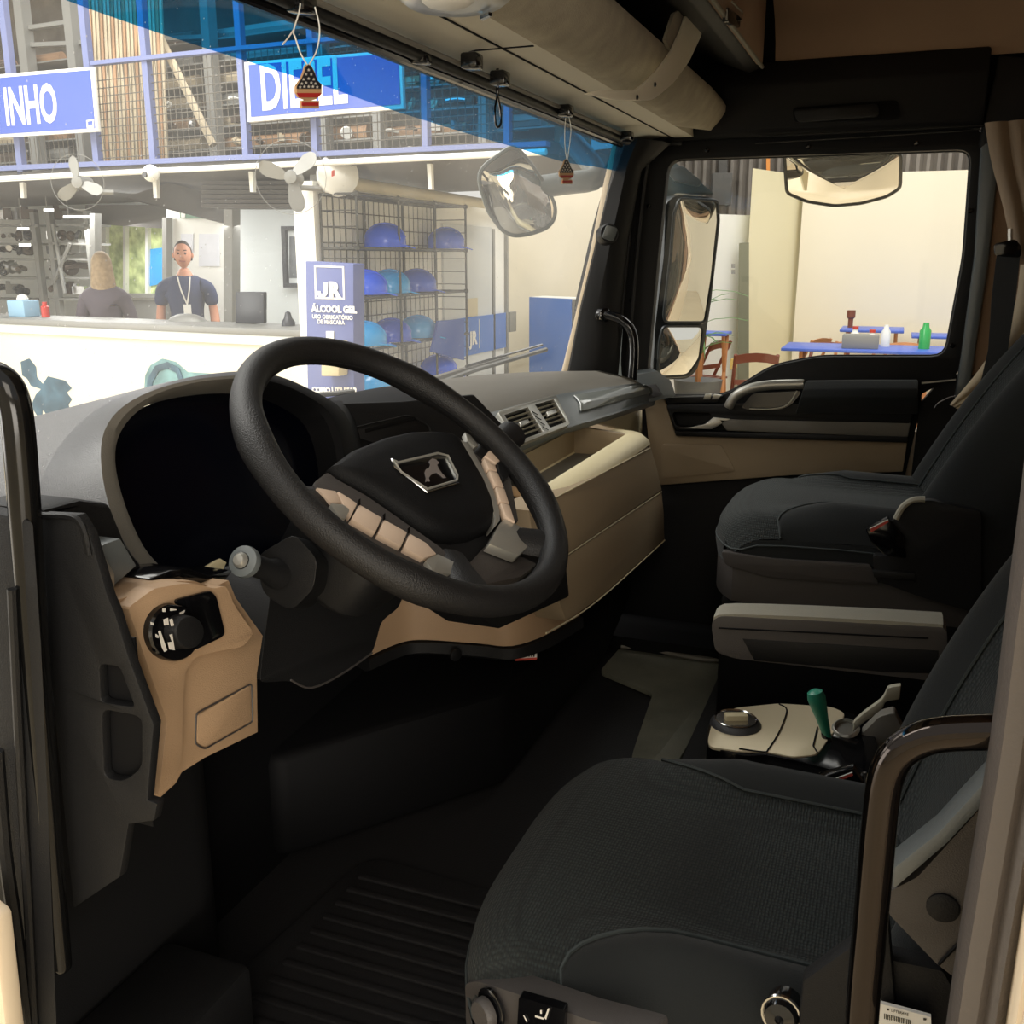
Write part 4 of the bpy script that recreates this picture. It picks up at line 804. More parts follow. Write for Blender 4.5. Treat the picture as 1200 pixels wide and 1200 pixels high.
o1 = [(686, 110), (700, 106), (745, 106)] + [(756, 98), (772, 82), (788, 60), (800, 34), (809, 4), (826, 16), (822, 42), (808, 72), (790, 97), (774, 111), (765, 117), (755, 118), (722, 117)]
m = MB(); m.prism(PP(rnd(o1, 4, 2), y=.428), (0, .006, 0)); bk_ = obj('bracket_band', m, 'bracket', br, bev=.0015)
m = MB(); m.prism(PP([(780, 46), (790, 16), (809, 4), (800, 34), (788, 60), (784, 56)], y=.436), (0, .006, 0)); obj('bracket_flange', m, 'felt', br)
for q in ((767, 99), (746, 114), (816, 21)):
    m = MB(); m.lathe([(.004, 0), (.004, .002), (.002, .003), (0, .002)], P(*q, y=.427), (0, -1, 0), 12); obj('screw', m, 'gloss' if q[0] != 816 else 'dashgrey', br)
dl = thing('dome_lamp', 'cream interior lamp unit on the header above the windshield', 'lamp', P(540, 0, z=1.35))
m = MB()
cD = P(533, -8, z=1.345); aD = P(600, -8, z=1.345) - cD; bD = P(533, 12, z=1.345) - cD
m.loft([elp(cD + V((0, 0, .004)), aD, bD, 1.02), elp(cD - V((0, 0, .004)), aD, bD, 1.0), elp(cD - V((0, 0, .010)), aD, bD, .88), elp(cD - V((0, 0, .012)), aD, bD, .5)]); obj('lamp_housing', m, 'silver', dl)
m = MB(); m.loft([elp(cD - V((0.02, 0, .0125)), aD, bD, .45), elp(cD - V((0.02, 0, .016)), aD, bD, .38)]); obj('lamp_lens', m, 'white', dl)
m = MB(); m.prism([cD + aD * .45 + bD * .55 + V((0, 0, -.014)), cD + aD * .6 + bD * .3 + V((0, 0, -.014)), cD + aD * .66 + bD * .36 + V((0, 0, -.014)), cD + aD * .5 + bD * .65 + V((0, 0, -.014))], (0, 0, -.004)); obj('lamp_switch', m, 'gloss', dl)
rb = thing('roller_blind', 'folded roller blind bar with clips along the windshield top', 'blind', P(560, 75, z=1.335))
m = MB(); m.tube([V((.30, .668, 1.330)), V((2.17, .655, 1.330))], .009, 10); obj('blind_tube', m, 'black', rb)
m = MB(); m.tube([V((.30, .656, 1.336)), V((2.17, .643, 1.336))], .004, 8); lab(obj('blind_rail', m, 'dashgrey', rb), 'grey rail')
m = MB(); m.tube([V((.30, .684, 1.322)), V((2.17, .671, 1.322))], .006, 8); obj('lower_rail', m, 'gloss', rb)
for q in ((353, 4), (492, 66), (553, 72), (586, 92), (663, 130), (735, 160)):
    m = MB(); m.box(P(*q, z=1.33), (.030, .026, .022)); obj('clip', m, 'gloss', rb, bev=.004)
# hanging black cord
lp = thing('cord_loop', 'black cord loop hanging from the blind bar', 'cord', P(583, 75, y=.64))
m = MB(); m.tube(PP([(583, 70), (583, 112)], y=.64), .0026, 8); m.tube(smooth_path(PP([(583, 112), (580, 128), (581, 145), (584, 149), (587, 143), (586, 126), (583, 112)], y=.64), 4), .0018, 6); obj('cord', m, 'gloss', lp)
# two tree-shaped air fresheners with stars and stripes
def tree(px, py, hgt, y, lb_, strs):
    t = thing('air_freshener', lb_, 'air freshener', P(px, py, y=y)); s = hgt / 52.0
    q = lambda l, d=0: PP([(px + a * s, py + b * s) for a, b in l], y=y - d)
    m = MB(); m.prism(q([(0, -26), (3, -24), (7, -16), (10, -7), (15, -2), (15, 9), (9, 15), (3, 17), (12, 17), (12, 26), (-8, 26), (-8, 17), (-3, 16), (-11, 13), (-14, 7), (-14, 0), (-8, -9), (-5, -17), (-3, -24)]), (0, .003, 0)); b_ = obj('card', m, 'treetan', t)
    m = MB(); m.prism(q([(0, -25), (3, -23), (7, -15), (10, -7), (14.5, -2), (14.5, 3), (-14, 3), (-13.5, 0), (-8, -9), (-5, -16), (-3, -23)], .0008), (0, .0006, 0)); obj('star_field', m, 'treeblack', b_)
    m = MB()
    for a in ([(-14, 8), (15, 8), (11, 13), (-11, 13)], [(-8, 19), (12, 19), (12, 23), (-8, 23)]): m.prism(q(a, .0009), (0, .0006, 0))
    lab(obj('stripes', m, 'treered', b_), 'red stripes')
    m = MB()
    for a, b in ((0, -19), (-3, -14), (3, -14), (-6, -8), (0, -9), (6, -8), (-8, -3), (-3, -4), (3, -4), (8, -3), (-10, 1), (-5, 0.5), (0, .5), (5, .5), (10, 1)):
        m.prism(q([(a + (1.9 if k % 2 == 0 else .8) * math.sin(k * PI / 5), b - (1.9 if k % 2 == 0 else .8) * math.cos(k * PI / 5)) for k in range(10)], .0012), (0, .0004, 0))
    obj('stars', m, 'mark', b_)
    for l in strs: m = MB(); m.tube(smooth_path(PP(l, y=y), 4), .0008, 5); obj('string', m, 'white', t)
tree(362, 101, 52, .60, 'larger flag patterned tree air freshener hanging at the top left', [[(360, 76), (352, 62), (346, 44), (344, 36), (350, 16), (352, 4)], [(362, 76), (370, 62), (374, 45), (374, 28), (369, 8)], [(344, 35), (337, 45), (331, 52)]])
tree(664, 201, 29, .62, 'smaller flag patterned tree air freshener near the far windshield pillar', [[(664, 187), (662, 170), (662, 150), (663, 138)], [(665, 187), (668, 165), (669, 150), (667, 138)]])

# ================================================================== CURTAIN, BELT
def drape(name, lbl, px, mm, x, grp, amp=.012):
    t = []
    m = MB(); L_ = [V(p) for p in PP(px[0], x=x)]; R_ = [V(p) for p in PP(px[1], x=x)]
    a_ = smooth_path(L_, 4); b_ = smooth_path(R_, 4); nn = 22; rows = []
    for p, q in zip(a_, b_): rows.append([p.lerp(q, k / nn) + V((-amp * abs(math.sin(k / nn * PI * 3.2)) ** .8, 0, 0)) for k in range(nn + 1)])
    m.sheet(rows, (.004, 0, 0)); o = obj(name, m, mm); return tag(o, lbl, 'curtain', grp)
drape('curtain', 'brown gathered curtain hanging from the ceiling edge beside the far door', [[(1154, 144), (1162, 190), (1175, 240), (1188, 300)], [(1240, 138), (1240, 190), (1245, 240), (1250, 320)]], 'curtain', 2.24, 'curtains behind the far door')
cu2 = drape('curtain', 'pale curtain end gathered behind the far seat belt', [[(1196, 310), (1186, 370), (1150, 430), (1113, 474)], [(1260, 310), (1250, 390), (1190, 460), (1124, 480)]], 'curtain2', 2.30, 'curtains behind the far door', .008)
bt_ = thing('seat_belt', 'grey passenger seat belt hanging from its guide', 'seat belt', P(1180, 285, x=2.2))
m = MB(); m.sheet([PP([(1168, 298), (1196, 296)], x=2.19), PP([(1162, 350), (1190, 352)], x=2.20), PP([(1158, 410), (1180, 418)], x=2.21), PP([(1142, 480), (1172, 470)], x=2.22), PP([(1140, 560), (1172, 560)], x=2.23)], (.003, 0, 0)); obj('strap', m, 'strap', bt_)
m = MB(); m.prism(PP(rnd([(1165, 286), (1190, 280), (1198, 290), (1196, 302), (1166, 300)], 4), x=2.18), (.02, 0, 0)); obj('belt_guide', m, 'gloss', bt_, bev=.002)
m = MB(); m.tube(PP([(1184, 268), (1184, 284)], x=2.19), .006, 6); obj('guide_bolt', m, 'silver', bt_)
m = MB(); m.tube(smooth_path(PP([(1095, 478), (1100, 472), (1112, 466), (1120, 464)], x=2.24), 4), .0014, 5); obj('tie_cord', m, 'greymark', cu2)

# ================================================================== FLOOR MAT
fm = thing('floor_mat', 'black ribbed rubber mat in the driver footwell', 'mat', V((.75, .6, .015)))
m = MB(); m.prism([V((x, y, .012)) for x, y in rnd([(.50, .30), (.62, .26), (1.02, .30), (1.05, .80), (.62, .84), (.58, .72), (.48, .66), (.42, .5)], .05)], (0, 0, .008)); obj('mat_base', m, 'rubber', fm, bev=.002)
for k in range(11):
    m = MB(); m.bb((.60 + k * .038, .34, .020), (.612 + k * .038, .78, .026)); obj('rib', m, 'rubber', fm, bev=.002)

# ================================================================== OUTSIDE MIRRORS AND WIPERS
mm_ = thing('door_mirror', 'tall grey outside mirror with two stacked glasses beyond the door window', 'mirror', P(800, 330, x=2.62))
m = MB(); mN = V((-.64, -.77, 0)).normalized(); m.prism(PP(rnd([(780, 238), (793, 228), (836, 231), (843, 241), (842, 262), (834, 350), (826, 400), (817, 434), (806, 444), (772, 445), (765, 440), (768, 380), (778, 300)], 6), p=P(815, 330, x=2.60) - mN * .035, n=mN), -mN * .07); obj('mirror_housing', m, 'mirrorrim', mm_, bev=.01)
m = MB(); m.prism(PP(rnd([(735, 200), (783, 186), (800, 196), (838, 228), (792, 226), (776, 240), (775, 300), (765, 380), (762, 445), (720, 445), (728, 320)], 4), x=2.66), (.06, .05, 0)); lab(obj('mirror_shroud', m, 'mirrorhouse', mm_, bev=.01), 'grey shroud beside the glasses')
m = MB(); m.prism(PP(rnd([(780, 198), (800, 194), (822, 212), (820, 218), (790, 212)], 3), x=2.60), (.05, .01, 0)); obj('mirror_arm', m, 'slate', mm_, bev=.004)
def mglass(pxl, x, tilt, par, name='mirror_glass', bulge=.004):
    c = P(sum(a for a, b in pxl) / len(pxl), sum(b for a, b in pxl) / len(pxl), x=x); nn = V(tilt).normalized(); rim_ = PP(pxl, p=c, n=nn)
    m = MB(); m.loft([[c + (p - c) * s + nn * bulge * (1 - s * s) for p in rim_] for s in (1, .8, .6, .4, .2, .01)], closed=True, caps=False)
    o = obj(name, m, 'mirror', par, ang=80); m = MB(); m.tube(rim_, .005, 6, wrap=True); obj('glass_rim', m, 'mirrorrim', par); return o
mglass(rnd([(796, 233), (840, 235), (842, 258), (834, 330), (826, 378), (780, 378), (778, 370), (786, 300), (790, 250)], 5), 2.60, (-.64, -.77, -.0), mm_, bulge=.01)
mglass(rnd([(777, 382), (824, 382), (820, 420), (806, 440), (776, 442), (771, 436), (773, 400)], 6), 2.585, (-.62, -.76, -.1), mm_, 'wide_angle_glass', bulge=.025)
km = thing('kerb_mirror', 'wide shallow kerb mirror hanging over the far door window', 'mirror', P(988, 205, x=2.62))
kp = rnd([(919, 180), (930, 184), (1050, 178), (1056, 182), (1055, 220), (1040, 230), (1010, 238), (978, 241), (945, 236), (922, 226)], 5)
kN = V((-.66, .02, -.75)).normalized(); m = MB(); c_ = PP(kp, p=P(988, 205, x=2.62) - kN * .012, n=kN); m.prism(c_, -kN * .05); obj('mirror_housing', m, 'mirrorrim', km, bev=.006)
mglass(kp, 2.62, (-.66, .02, -.75), km, bulge=.03)
m = MB(); m.tube([P(990, 176, x=2.68), V((2.45, .15, 1.42))], .012, 8); obj('mirror_arm', m, 'black', km)
fr_ = thing('front_mirror', 'convex front mirror on an arm seen through the windshield', 'mirror', P(605, 225, x=2.3))
fp = rnd([(598, 172), (608, 175), (622, 192), (640, 218), (651, 242), (650, 256), (642, 267), (622, 274), (602, 277), (588, 270), (572, 248), (562, 216), (562, 202), (570, 192)], 8)
fn = V((-.8, -.42, -.15)).normalized()
cF = P(605, 225, x=2.28); m = MB(); rm = PP(fp, p=cF, n=fn); m.loft([rm, [cF + (p - cF) * .98 - fn * .03 for p in rm], [cF + (p - cF) * .75 - fn * .06 for p in rm], [cF + (p - cF) * .3 - fn * .075 for p in rm]]); obj('mirror_housing', m, 'mirrorhouse', fr_)
m = MB(); m.loft([[cF + fn * .002 + (p - cF) * s + fn * .016 * (1 - s * s) for p in rm] for s in (.95, .8, .6, .4, .2, .01)], caps=False); obj('mirror_glass', m, 'mirror', fr_, ang=80)
m = MB(); m.tube(rm, .006, 6, wrap=True); obj('glass_rim', m, 'mirrorhouse', fr_)
m = MB(); m.tube(smooth_path([cF - fn * .05, P(660, 215, x=2.34), P(700, 205, x=2.40), V((2.45, .9, 1.38))], 4), .03, 10); lab(obj('mirror_arm', m, 'mirrorhouse', fr_), 'thick grey arm')
wp = thing('wiper', 'grey windshield wiper resting at the lower right of the glass', 'wiper', P(600, 430, y=1.02))
yw = 1.0
def onglass(px, py, out=.02):
    s, t = locate(px, py); return wpt(s, t) + V((0, out, 0))
m = MB(); g0 = [onglass(*q) for q in ((520, 451), (560, 436), (600, 424), (649, 410))]; m.tube(smooth_path(g0, 4), .006, 6); obj('wiper_blade', m, 'wiper', wp)
m = MB(); m.tube([p + V((0, .012, .012)) for p in g0[1:]] , .0035, 6); obj('blade_carrier', m, 'gloss', wp)
m = MB(); m.tube([onglass(522, 450, .05), onglass(560, 437, .05), onglass(610, 420, .04)], [.012, .009, .005], 8); obj('wiper_arm', m, 'dashgrey', wp)
wp2 = thing('wiper', 'dark wiper arm low at the centre of the glass behind the wheel', 'wiper', P(400, 462, y=1.05))
m = MB(); m.tube([onglass(372, 464), onglass(400, 462), onglass(424, 459)], .005, 6); obj('wiper_blade', m, 'wiper', wp2)
# ================================================================== THE HALL OUTSIDE
GZ = -.70                                        # hall floor
AZ = math.radians(-6.2)
bn = V((math.cos(AZ), math.sin(AZ), 0)); ba = V((math.sin(AZ), -math.cos(AZ), 0)); UP = V((0, 0, 1))   # into the counter wall; rightwards along it
BR = Matrix.Rotation(AZ, 3, 'Z')
def B(px, py, q): return P(px, py, p=CAM + bn * q, n=bn)
def BP(pts, q): return [B(x, y, q) for x, y in pts]
M.update(
    hfloor=mat('polished_hall_floor', (206, 190, 160), .18, var=.06, vscale=1.2, spec=.5),
    wall=mat('cream_wall_paint', (232, 224, 204), .7, var=.015, vscale=1), wallw=mat('white_wall_paint', (240, 240, 234), .7), wally=mat('yellowish_wall_paint', (232, 224, 190), .7, var=.02, vscale=1),
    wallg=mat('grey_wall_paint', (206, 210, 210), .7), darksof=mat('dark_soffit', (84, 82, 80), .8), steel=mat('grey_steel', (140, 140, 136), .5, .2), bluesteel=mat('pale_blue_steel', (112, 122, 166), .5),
    mesh=mat('mesh_wire', (96, 92, 84), .6), blue=mat('sign_blue', (66, 92, 180), .45), navy=mat('totem_blue', (98, 107, 156), .5), blue2=mat('cabinet_blue', (58, 112, 196), .4), bstripe=mat('blue_stripe', (52, 88, 176), .5),
    helmet=mat('helmet_blue', (30, 92, 240), .22, coat=.4), helmet2=mat('helmet_cyan', (20, 158, 226), .22, coat=.4), helmet3=mat('helmet_navy', (40, 84, 206), .22, coat=.4),
    wire=mat('rack_wire', (70, 70, 66), .4, .4), wood=mat('folding_wood', (184, 122, 72), .5), darkwood=mat('red_brown_wood', (120, 58, 40), .45), tabletop=mat('table_blue', (74, 104, 200), .4),
    rust=mat('rusty_tube', (172, 136, 104), .6, .2, var=.3, vscale=3), rust2=mat('pale_tube', (186, 172, 146), .5, .2, var=.2, vscale=3), rust3=mat('dark_part', (92, 80, 70), .6, .3, var=.3, vscale=8), shiny=mat('bare_metal_part', (190, 190, 190), .3, .8),
    skin=mat('skin', (198, 140, 112), .55), hair=mat('blond_hair', (176, 152, 120), .7, var=.2, vscale=30), hairdark=mat('dark_hair', (44, 36, 34), .7), polo=mat('navy_shirt', (44, 54, 86), .85), sweater=mat('grey_sweater', (104, 96, 104), .9), jeans=mat('trousers', (44, 48, 60), .9),
    corr=mat('grey_cladding', (120, 114, 108), .6, .3, var=.12, vscale=5), leaf=mat('leaf_green', (92, 128, 72), .6), pot=mat('grey_pot', (92, 92, 92), .6), foliage=mat('garden_green', (200, 226, 150), .8, var=.5, vscale=9), gear=mat('gearbox_print', (64, 92, 108), .6, var=.45, vscale=7), gear2=mat('gearbox_print_pale', (112, 150, 152), .6, var=.35, vscale=9),
    exitg=mat('exit_green', (60, 120, 86), .5), lampw=mat('tube_lamp', (255, 255, 250), .5, emit=((255, 250, 240), 3)), yellow=mat('floor_yellow', (232, 200, 120), .5), pblue=mat('floor_blue', (150, 190, 216), .5), bottle=mat('green_bottle', (60, 170, 90), .25), redc=mat('red_cap', (200, 60, 50), .4), picture=mat('picture_dark', (108, 112, 116), .4, var=.2, vscale=6), monitor=mat('monitor_black', (58, 60, 66), .35), tan=mat('cardboard', (200, 170, 120), .7), orange=mat('orange_paint', (220, 140, 60), .5))
def bx(m, px0, py0, px1, py1, q, th):              # a box facing the hall: pixel rectangle on the wall plane, th deep
    return m.prism(BP([(px0, py0), (px1, py0), (px1, py1), (px0, py1)], q), bn * th)
def up_rect(p0, p1, z0, z1): return [V((p0.x, p0.y, z0)), V((p1.x, p1.y, z0)), V((p1.x, p1.y, z1)), V((p0.x, p0.y, z1))]
m = MB(); m.bb((-9, -16, GZ - .1), (26, 20, GZ)); struct('floor_hall', m, 'hfloor')
# painted floor lanes by the counter
m = MB(); m.prism([V((x, y, GZ)) for x, y in [(4.4, 5.5), (5.0, 5.5), (5.0, 9), (4.4, 9)]], (0, 0, .004)); o = struct('floor_lane', m, 'pblue'); o.name = 'trim_21'
m = MB(); m.prism([V((x, y, GZ)) for x, y in [(3.7, 5.0), (4.1, 5.0), (4.1, 9), (3.7, 9)]], (0, 0, .004)); o = struct('floor_lane', m, 'yellow'); o.name = 'trim_22'
# counter wall with its prints and the blue skirting
q0 = 5.6
pA = B(-260, 300, q0); pB = B(377, 300, q0); zt_ = B(190, 380, q0).z
m = MB(); m.prism(up_rect(pA, pB, GZ, zt_ - .02), bn * .12); cw = struct('wall_counter', m, 'wall')
m = MB(); m.prism([p - bn * .03 for p in up_rect(pA, pB, zt_ - .05, zt_)], bn * .5); struct('counter_ledge', m, 'steel', cw, bev=.01)
m = MB(); m.prism([p - bn * .02 for p in up_rect(pA, pB, zt_ - .12, zt_ - .05)], bn * .1); struct('counter_apron', m, 'wallg', cw)
m = MB(); m.prism([p - bn * .012 for p in up_rect(pA, pB, GZ, B(30, 533, q0).z)], bn * .02); struct('blue_skirting', m, 'bstripe', cw)
g1 = [(24, 424), (34, 420), (42, 430), (43, 442), (50, 450), (56, 441), (76, 446), (84, 455), (78, 460), (84, 468), (80, 474), (86, 494), (78, 498), (60, 500), (56, 488), (50, 480), (48, 500), (44, 506), (40, 498), (44, 488), (36, 476), (42, 462), (48, 456), (36, 452), (32, 444), (26, 440)]
m = MB(); m.prism(BP(g1, q0 - .004), bn * .003); tag(obj('wall_print', m, 'gear', smooth=False), 'blue-grey gearbox picture printed on the cream counter wall, left of the instrument hood', 'wall print')
g2 = [(168, 470), (170, 440), (176, 428), (190, 420), (206, 424), (220, 436), (250, 438), (262, 470)]
m = MB(); m.prism(BP(g2, q0 - .004), bn * .003); o = tag(obj('wall_print', m, 'gear2', smooth=False), 'pale round gearbox picture printed on the counter wall, just above the instrument hood', 'wall print')
m = MB(); m.tube(BP(ngon((0, 0, 0), (1, 0, 0), (0, 1, 0), 1, 1, 2) and [(174, 470), (176, 446), (184, 432), (196, 428), (208, 434), (214, 450)], q0 - .01), .03, 6, flat=.2); obj('bell_ring', m, 'gear', o)
m = MB(); m.prism(BP([(-6, 474), (4, 480), (4, 502), (-6, 498)], q0 - .004), bn * .003); tag(obj('wall_print', m, 'gear2', smooth=False), 'sliver of a gearbox print at the left picture edge', 'wall print')
# dark opening above the counter: rear walls, columns, soffit (underside of the mezzanine)
zm = B(100, 208, q0).z
sA = B(-300, 300, q0); sB = B(640, 300, q0)
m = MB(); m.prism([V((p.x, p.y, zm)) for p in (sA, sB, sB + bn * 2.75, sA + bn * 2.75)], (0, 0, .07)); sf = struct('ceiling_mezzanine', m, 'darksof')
m = MB(); m.prism([p - bn * .03 for p in up_rect(sA, sB, zm + .0, zm + .02)], bn * .03); struct('pale_pipe_rail', m, 'wallw', sf)
def pipe(m, a, b, r, s=8): return m.tube([a, b], r, s)
m = MB(); a = B(-60, 212, q0 - .12); b = B(640, 178, q0 - .12); pipe(m, a, b, .019); tag(obj('conduit_pipe', m, 'wallw'), 'long white conduit pipe under the mezzanine edge', 'pipe')
q1 = 8.2
m = MB(); m.prism(up_rect(B(-300, 300, q1), B(520, 300, q1), GZ, zm + .1), bn * .1); struct('wall_office_rear', m, 'wallg')
m = MB(); bx(m, 195, 238, 262, 470, 7.4, .05); struct('wall_office_white', m, 'wallw')
m = MB(); bx(m, 262, 190, 272, 470, 6.6, .1); bx(m, 105, 250, 111, 470, 6.9, .08); bx(m, 190, 255, 195, 470, 7.3, .08); bx(m, 363, 190, 372, 470, 6.2, .1); struct('trim_23', m, 'steel')
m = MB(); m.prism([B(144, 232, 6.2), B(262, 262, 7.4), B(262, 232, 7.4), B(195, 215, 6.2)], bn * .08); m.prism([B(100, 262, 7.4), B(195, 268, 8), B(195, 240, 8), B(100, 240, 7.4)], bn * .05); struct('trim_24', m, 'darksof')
# grey soffit box (roller shutter housing)
m = MB()
for k in range(6): bx(m, 236, 212 + k * 5.4, 368, 216.5 + k * 5.4, 6.3 - k * .02, .3)
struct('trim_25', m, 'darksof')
lamp('office_lamp', B(120, 250, 7.2) + V((0, 0, -.02)), B(170, 400, 7.2), 1.2, 1.2, 55, (1, .98, .95))
lamp('office_lamp', B(320, 250, 7.2) + V((0, 0, -.02)), B(330, 400, 7.4), 1.0, 1.0, 26, (1, .98, .95))
# office window with garden behind
m = MB(); m.prism(BP([(116, 254), (197, 254), (197, 352), (116, 352)], 8.12), bn * .05, [BP([(124, 261), (144, 261), (144, 345), (124, 345)], 8.12), BP([(147, 261), (170, 261), (170, 345), (147, 345)], 8.12), BP([(173, 261), (192, 261), (192, 345), (173, 345)], 8.12)]); wn = struct('window_3', m, 'wallw')
m = MB(); bx(m, 122, 258, 194, 348, 8.17, .01); struct('garden_view', m, 'foliage', wn)
m = MB(); bx(m, 116, 352, 197, 380, 8.1, .1); bx(m, 118, 344, 196, 349, 8.05, .1); struct('sill', m, 'steel', wn)
m = MB(); m.prism(BP([(176, 292), (192, 290), (192, 332), (172, 336), (176, 310)], 8.15), bn * .01); struct('blue_awning', m, 'helmet2', wn)
# exit sign, notices, picture, monitor
m = MB(); bx(m, 211, 243, 236, 256, 7.36, .03); ex = tag(obj('exit_sign', m, 'exitg'), 'small green exit sign with a running figure high on the white office wall', 'sign')
m = MB(); bx(m, 212, 244, 217, 255, 7.355, .004); m.ball(B(215, 246.5, 7.35), .012, 6); bx(m, 225, 246, 233, 248, 7.355, .004); bx(m, 225, 250, 231, 252, 7.355, .004); obj('running_figure', m, 'white', ex)
for q, l in (((212, 274, 226, 296), 'white notice sheet left of the pair above the man'), ((233, 274, 257, 312), 'larger white notice sheet on the right above the man')):
    m = MB(); bx(m, *q, 7.39, .006); tag(obj('notice', m, mat('notice_paper', (222, 224, 232), .6, var=.05, vscale=8)), l, 'paper')
m = MB(); m.prism(BP([(329, 265), (361, 265), (361, 337), (332, 337)], 8.1), bn * .04, [BP([(334, 270), (358, 270), (358, 332), (336, 332)], 8.1)]); pf = tag(obj('picture_frame', m, 'monitor'), 'dark framed picture on the grey office wall', 'picture')
m = MB(); bx(m, 333, 269, 359, 333, 8.14, .01); obj('mount', m, 'wallg', pf)
m = MB(); bx(m, 339, 277, 354, 326, 8.135, .006); obj('print', m, 'picture', pf)
zc = zt_
mo = thing('computer_monitor', 'dark computer monitor on the counter, right of the man', 'monitor', B(294, 380, 5.95))
m = MB(); bx(m, 276, 342, 309, 379, 5.95, .04); obj('screen_back', m, 'monitor', mo, bev=.008)
m = MB(); m.prism(up_rect(B(288, 380, 5.97), B(297, 380, 5.97), zc, zc + .05), bn * .03); obj('stand', m, 'monitor', mo)
m = MB(); m.lathe([(.05, 0), (.05, .03), (.03, .06), (.02, .1), (.0, .11)], V((B(338, 380, 5.9).x, B(338, 380, 5.9).y, zc)), (0, 0, 1), 12); tag(obj('desk_gadget', m, 'monitor'), 'small rounded dark gadget on the counter near the blue totem', 'gadget')
m = MB(); p = B(30, 380, 5.85); m.box(V((p.x, p.y, zc + .07)), (.16, .22, .14), AZ); tb = tag(obj('tissue_box', m, 'pblue', bev=.008), 'pale blue box on the left of the counter', 'box')
m = MB(); m.ball(V((p.x, p.y, zc + .15)), .05, 8, (1, 1, .9)); obj('tissue', m, 'white', tb)
m = MB(); p = B(55, 380, 5.85); m.lathe([(.035, 0), (.035, .09), (.02, .1), (.02, .13), (0, .13)], V((p.x, p.y, zc)), UP, 10); tag(obj('jar', m, 'redc'), 'small red jar beside the pale blue box', 'jar')
# desk chair back
m = MB(); p = B(220, 380, 6.0); m.ball(V((p.x, p.y, zc - .02)), .18, 14, (.5, 1.1, .45)); tag(obj('chair_back', m, 'steel'), 'rounded top of a grey office chair behind the counter, in front of the man', 'chair') 
# parts racks left of the office (behind the counter)
rk = thing('parts_rack', 'tall steel rack full of metal parts behind the counter at the far left', 'rack', B(40, 380, 7.3))
for x_ in (-40, 40, 58, 102):
    m = MB(); m.prism(up_rect(B(x_, 300, 7.3), B(x_ + 5, 300, 7.3), GZ, B(0, 250, 7.3).z), bn * .06); obj('upright', m, 'steel', rk)
for y_ in (262, 284, 302, 324, 349):
    for a, b in ((-40, 44), (58, 106)): m = MB(); m.prism(BP([(a, y_), (b, y_ + 1), (b, y_ + 3.5), (a, y_ + 2.5)], 7.3), bn * .26); obj('shelf', m, 'steel', rk)
m = MB(); m.tube(BP([(62, 262), (76, 344)], 7.28), .02, 6); m.tube(BP([(82, 285), (64, 330)], 7.28), .02, 6); obj('brace', m, 'steel', rk)
def gauge(o, l, c, g): return tag(o, l, c, g)
proto = {}
def part_copy(kind, loc, mm, rz, sc, l, c, g):
    if kind not in proto:
        m = MB()
        if kind == 'disc': m.lathe([(.0, -.03), (.09, -.03), (.10, -.01), (.10, .02), (.05, .03), (.04, .05), (0, .05)], (0, 0, 0), (.9, .2, .3), 12)
        elif kind == 'block': m.box((0, 0, 0), (.12, .17, .11)); m.box((.02, .05, .06), (.08, .05, .06))
        elif kind == 'tube': m.tube([(-.0, -.16, 0), (0, 0, .02), (0, .16, 0)], .035, 8)
        else: m.lathe([(.02, -.12), (.05, -.1), (.05, -.02), (.08, 0), (.08, .04), (.03, .06), (.03, .12), (0, .12)], (0, 0, 0), (.2, 1, .3), 10)
        me = MB(); me.bm.free(); me.bm = m.bm; o = obj('metal_part', me, mm, bev=0); proto[kind] = o; first = True
    else: o = proto[kind].copy(); COL.objects.link(o); first = False
    if not first and o.data.materials[0] != (M[mm]):
        key = kind + mm
        if key not in proto: d = proto[kind].data.copy(); d.materials[0] = M[mm]; proto[key] = d
        o.data = proto[key]
    o.location = loc; o.rotation_euler = (0, 0, rz); o.scale = (sc,) * 3
    return gauge(o, l, c, g)
rs = random.Random(5); kinds = ['disc', 'block', 'tube', 'shaft']
ORD = ['first', 'second', 'third', 'fourth', 'fifth', 'sixth', 'seventh', 'eighth', 'ninth', 'tenth', 'eleventh', 'twelfth', 'thirteenth', 'fourteenth', 'fifteenth', 'sixteenth', 'seventeenth', 'eighteenth', 'nineteenth', 'twentieth']
KN = dict(disc='round', block='blocky', tube='rounded bar-like', shaft='stepped shaft-like')
for sh_n, y_ in (('top', 262), ('second', 284), ('third', 302), ('fourth', 324), ('bottom', 349)):
    for bay, (a, b) in (('left', (-6, 36)), ('right', (64, 104))):
        x_ = a; n_ = 0
        while x_ < b:
            kd = rs.choice(kinds); p = B(x_, y_, 7.46); sc_ = rs.uniform(.75, .98) * (.8 if y_ == 284 else 1)
            part_copy(kd, p + UP * .105 * sc_, rs.choice(['rust3', 'shiny', 'rust3', 'steel', 'monitor']), rs.uniform(0, 3), sc_, '%s metal part, %s in the %s bay, %s rack shelf behind counter' % (KN[kd], ORD[n_], bay, sh_n), 'part', 'metal parts on the rack behind the counter')
            x_ += rs.uniform(9, 12); n_ += 1
for k, (a, y_) in enumerate(((55, 246), (80, 254), (26, 268), (28, 287))):
    m = MB(); bx(m, a - (6 if k else 4), y_ - 1.5, a + (24 if k == 1 else 5), y_ + 1.5, 7.0, .03); tl = tag(obj('tube_lamp', m, 'lampw'), ['short bright tube lamp highest above the parts rack', 'long bright tube lamp above the rack uprights', 'small lamp over the upper left shelf', 'small lamp over the second left shelf'][k], 'lamp'); p = B(a, y_, 7.02); m = MB(); m.tube([p, V((p.x, p.y, zm))], .004, 4); obj('hanger_rod', m, 'steel', tl)
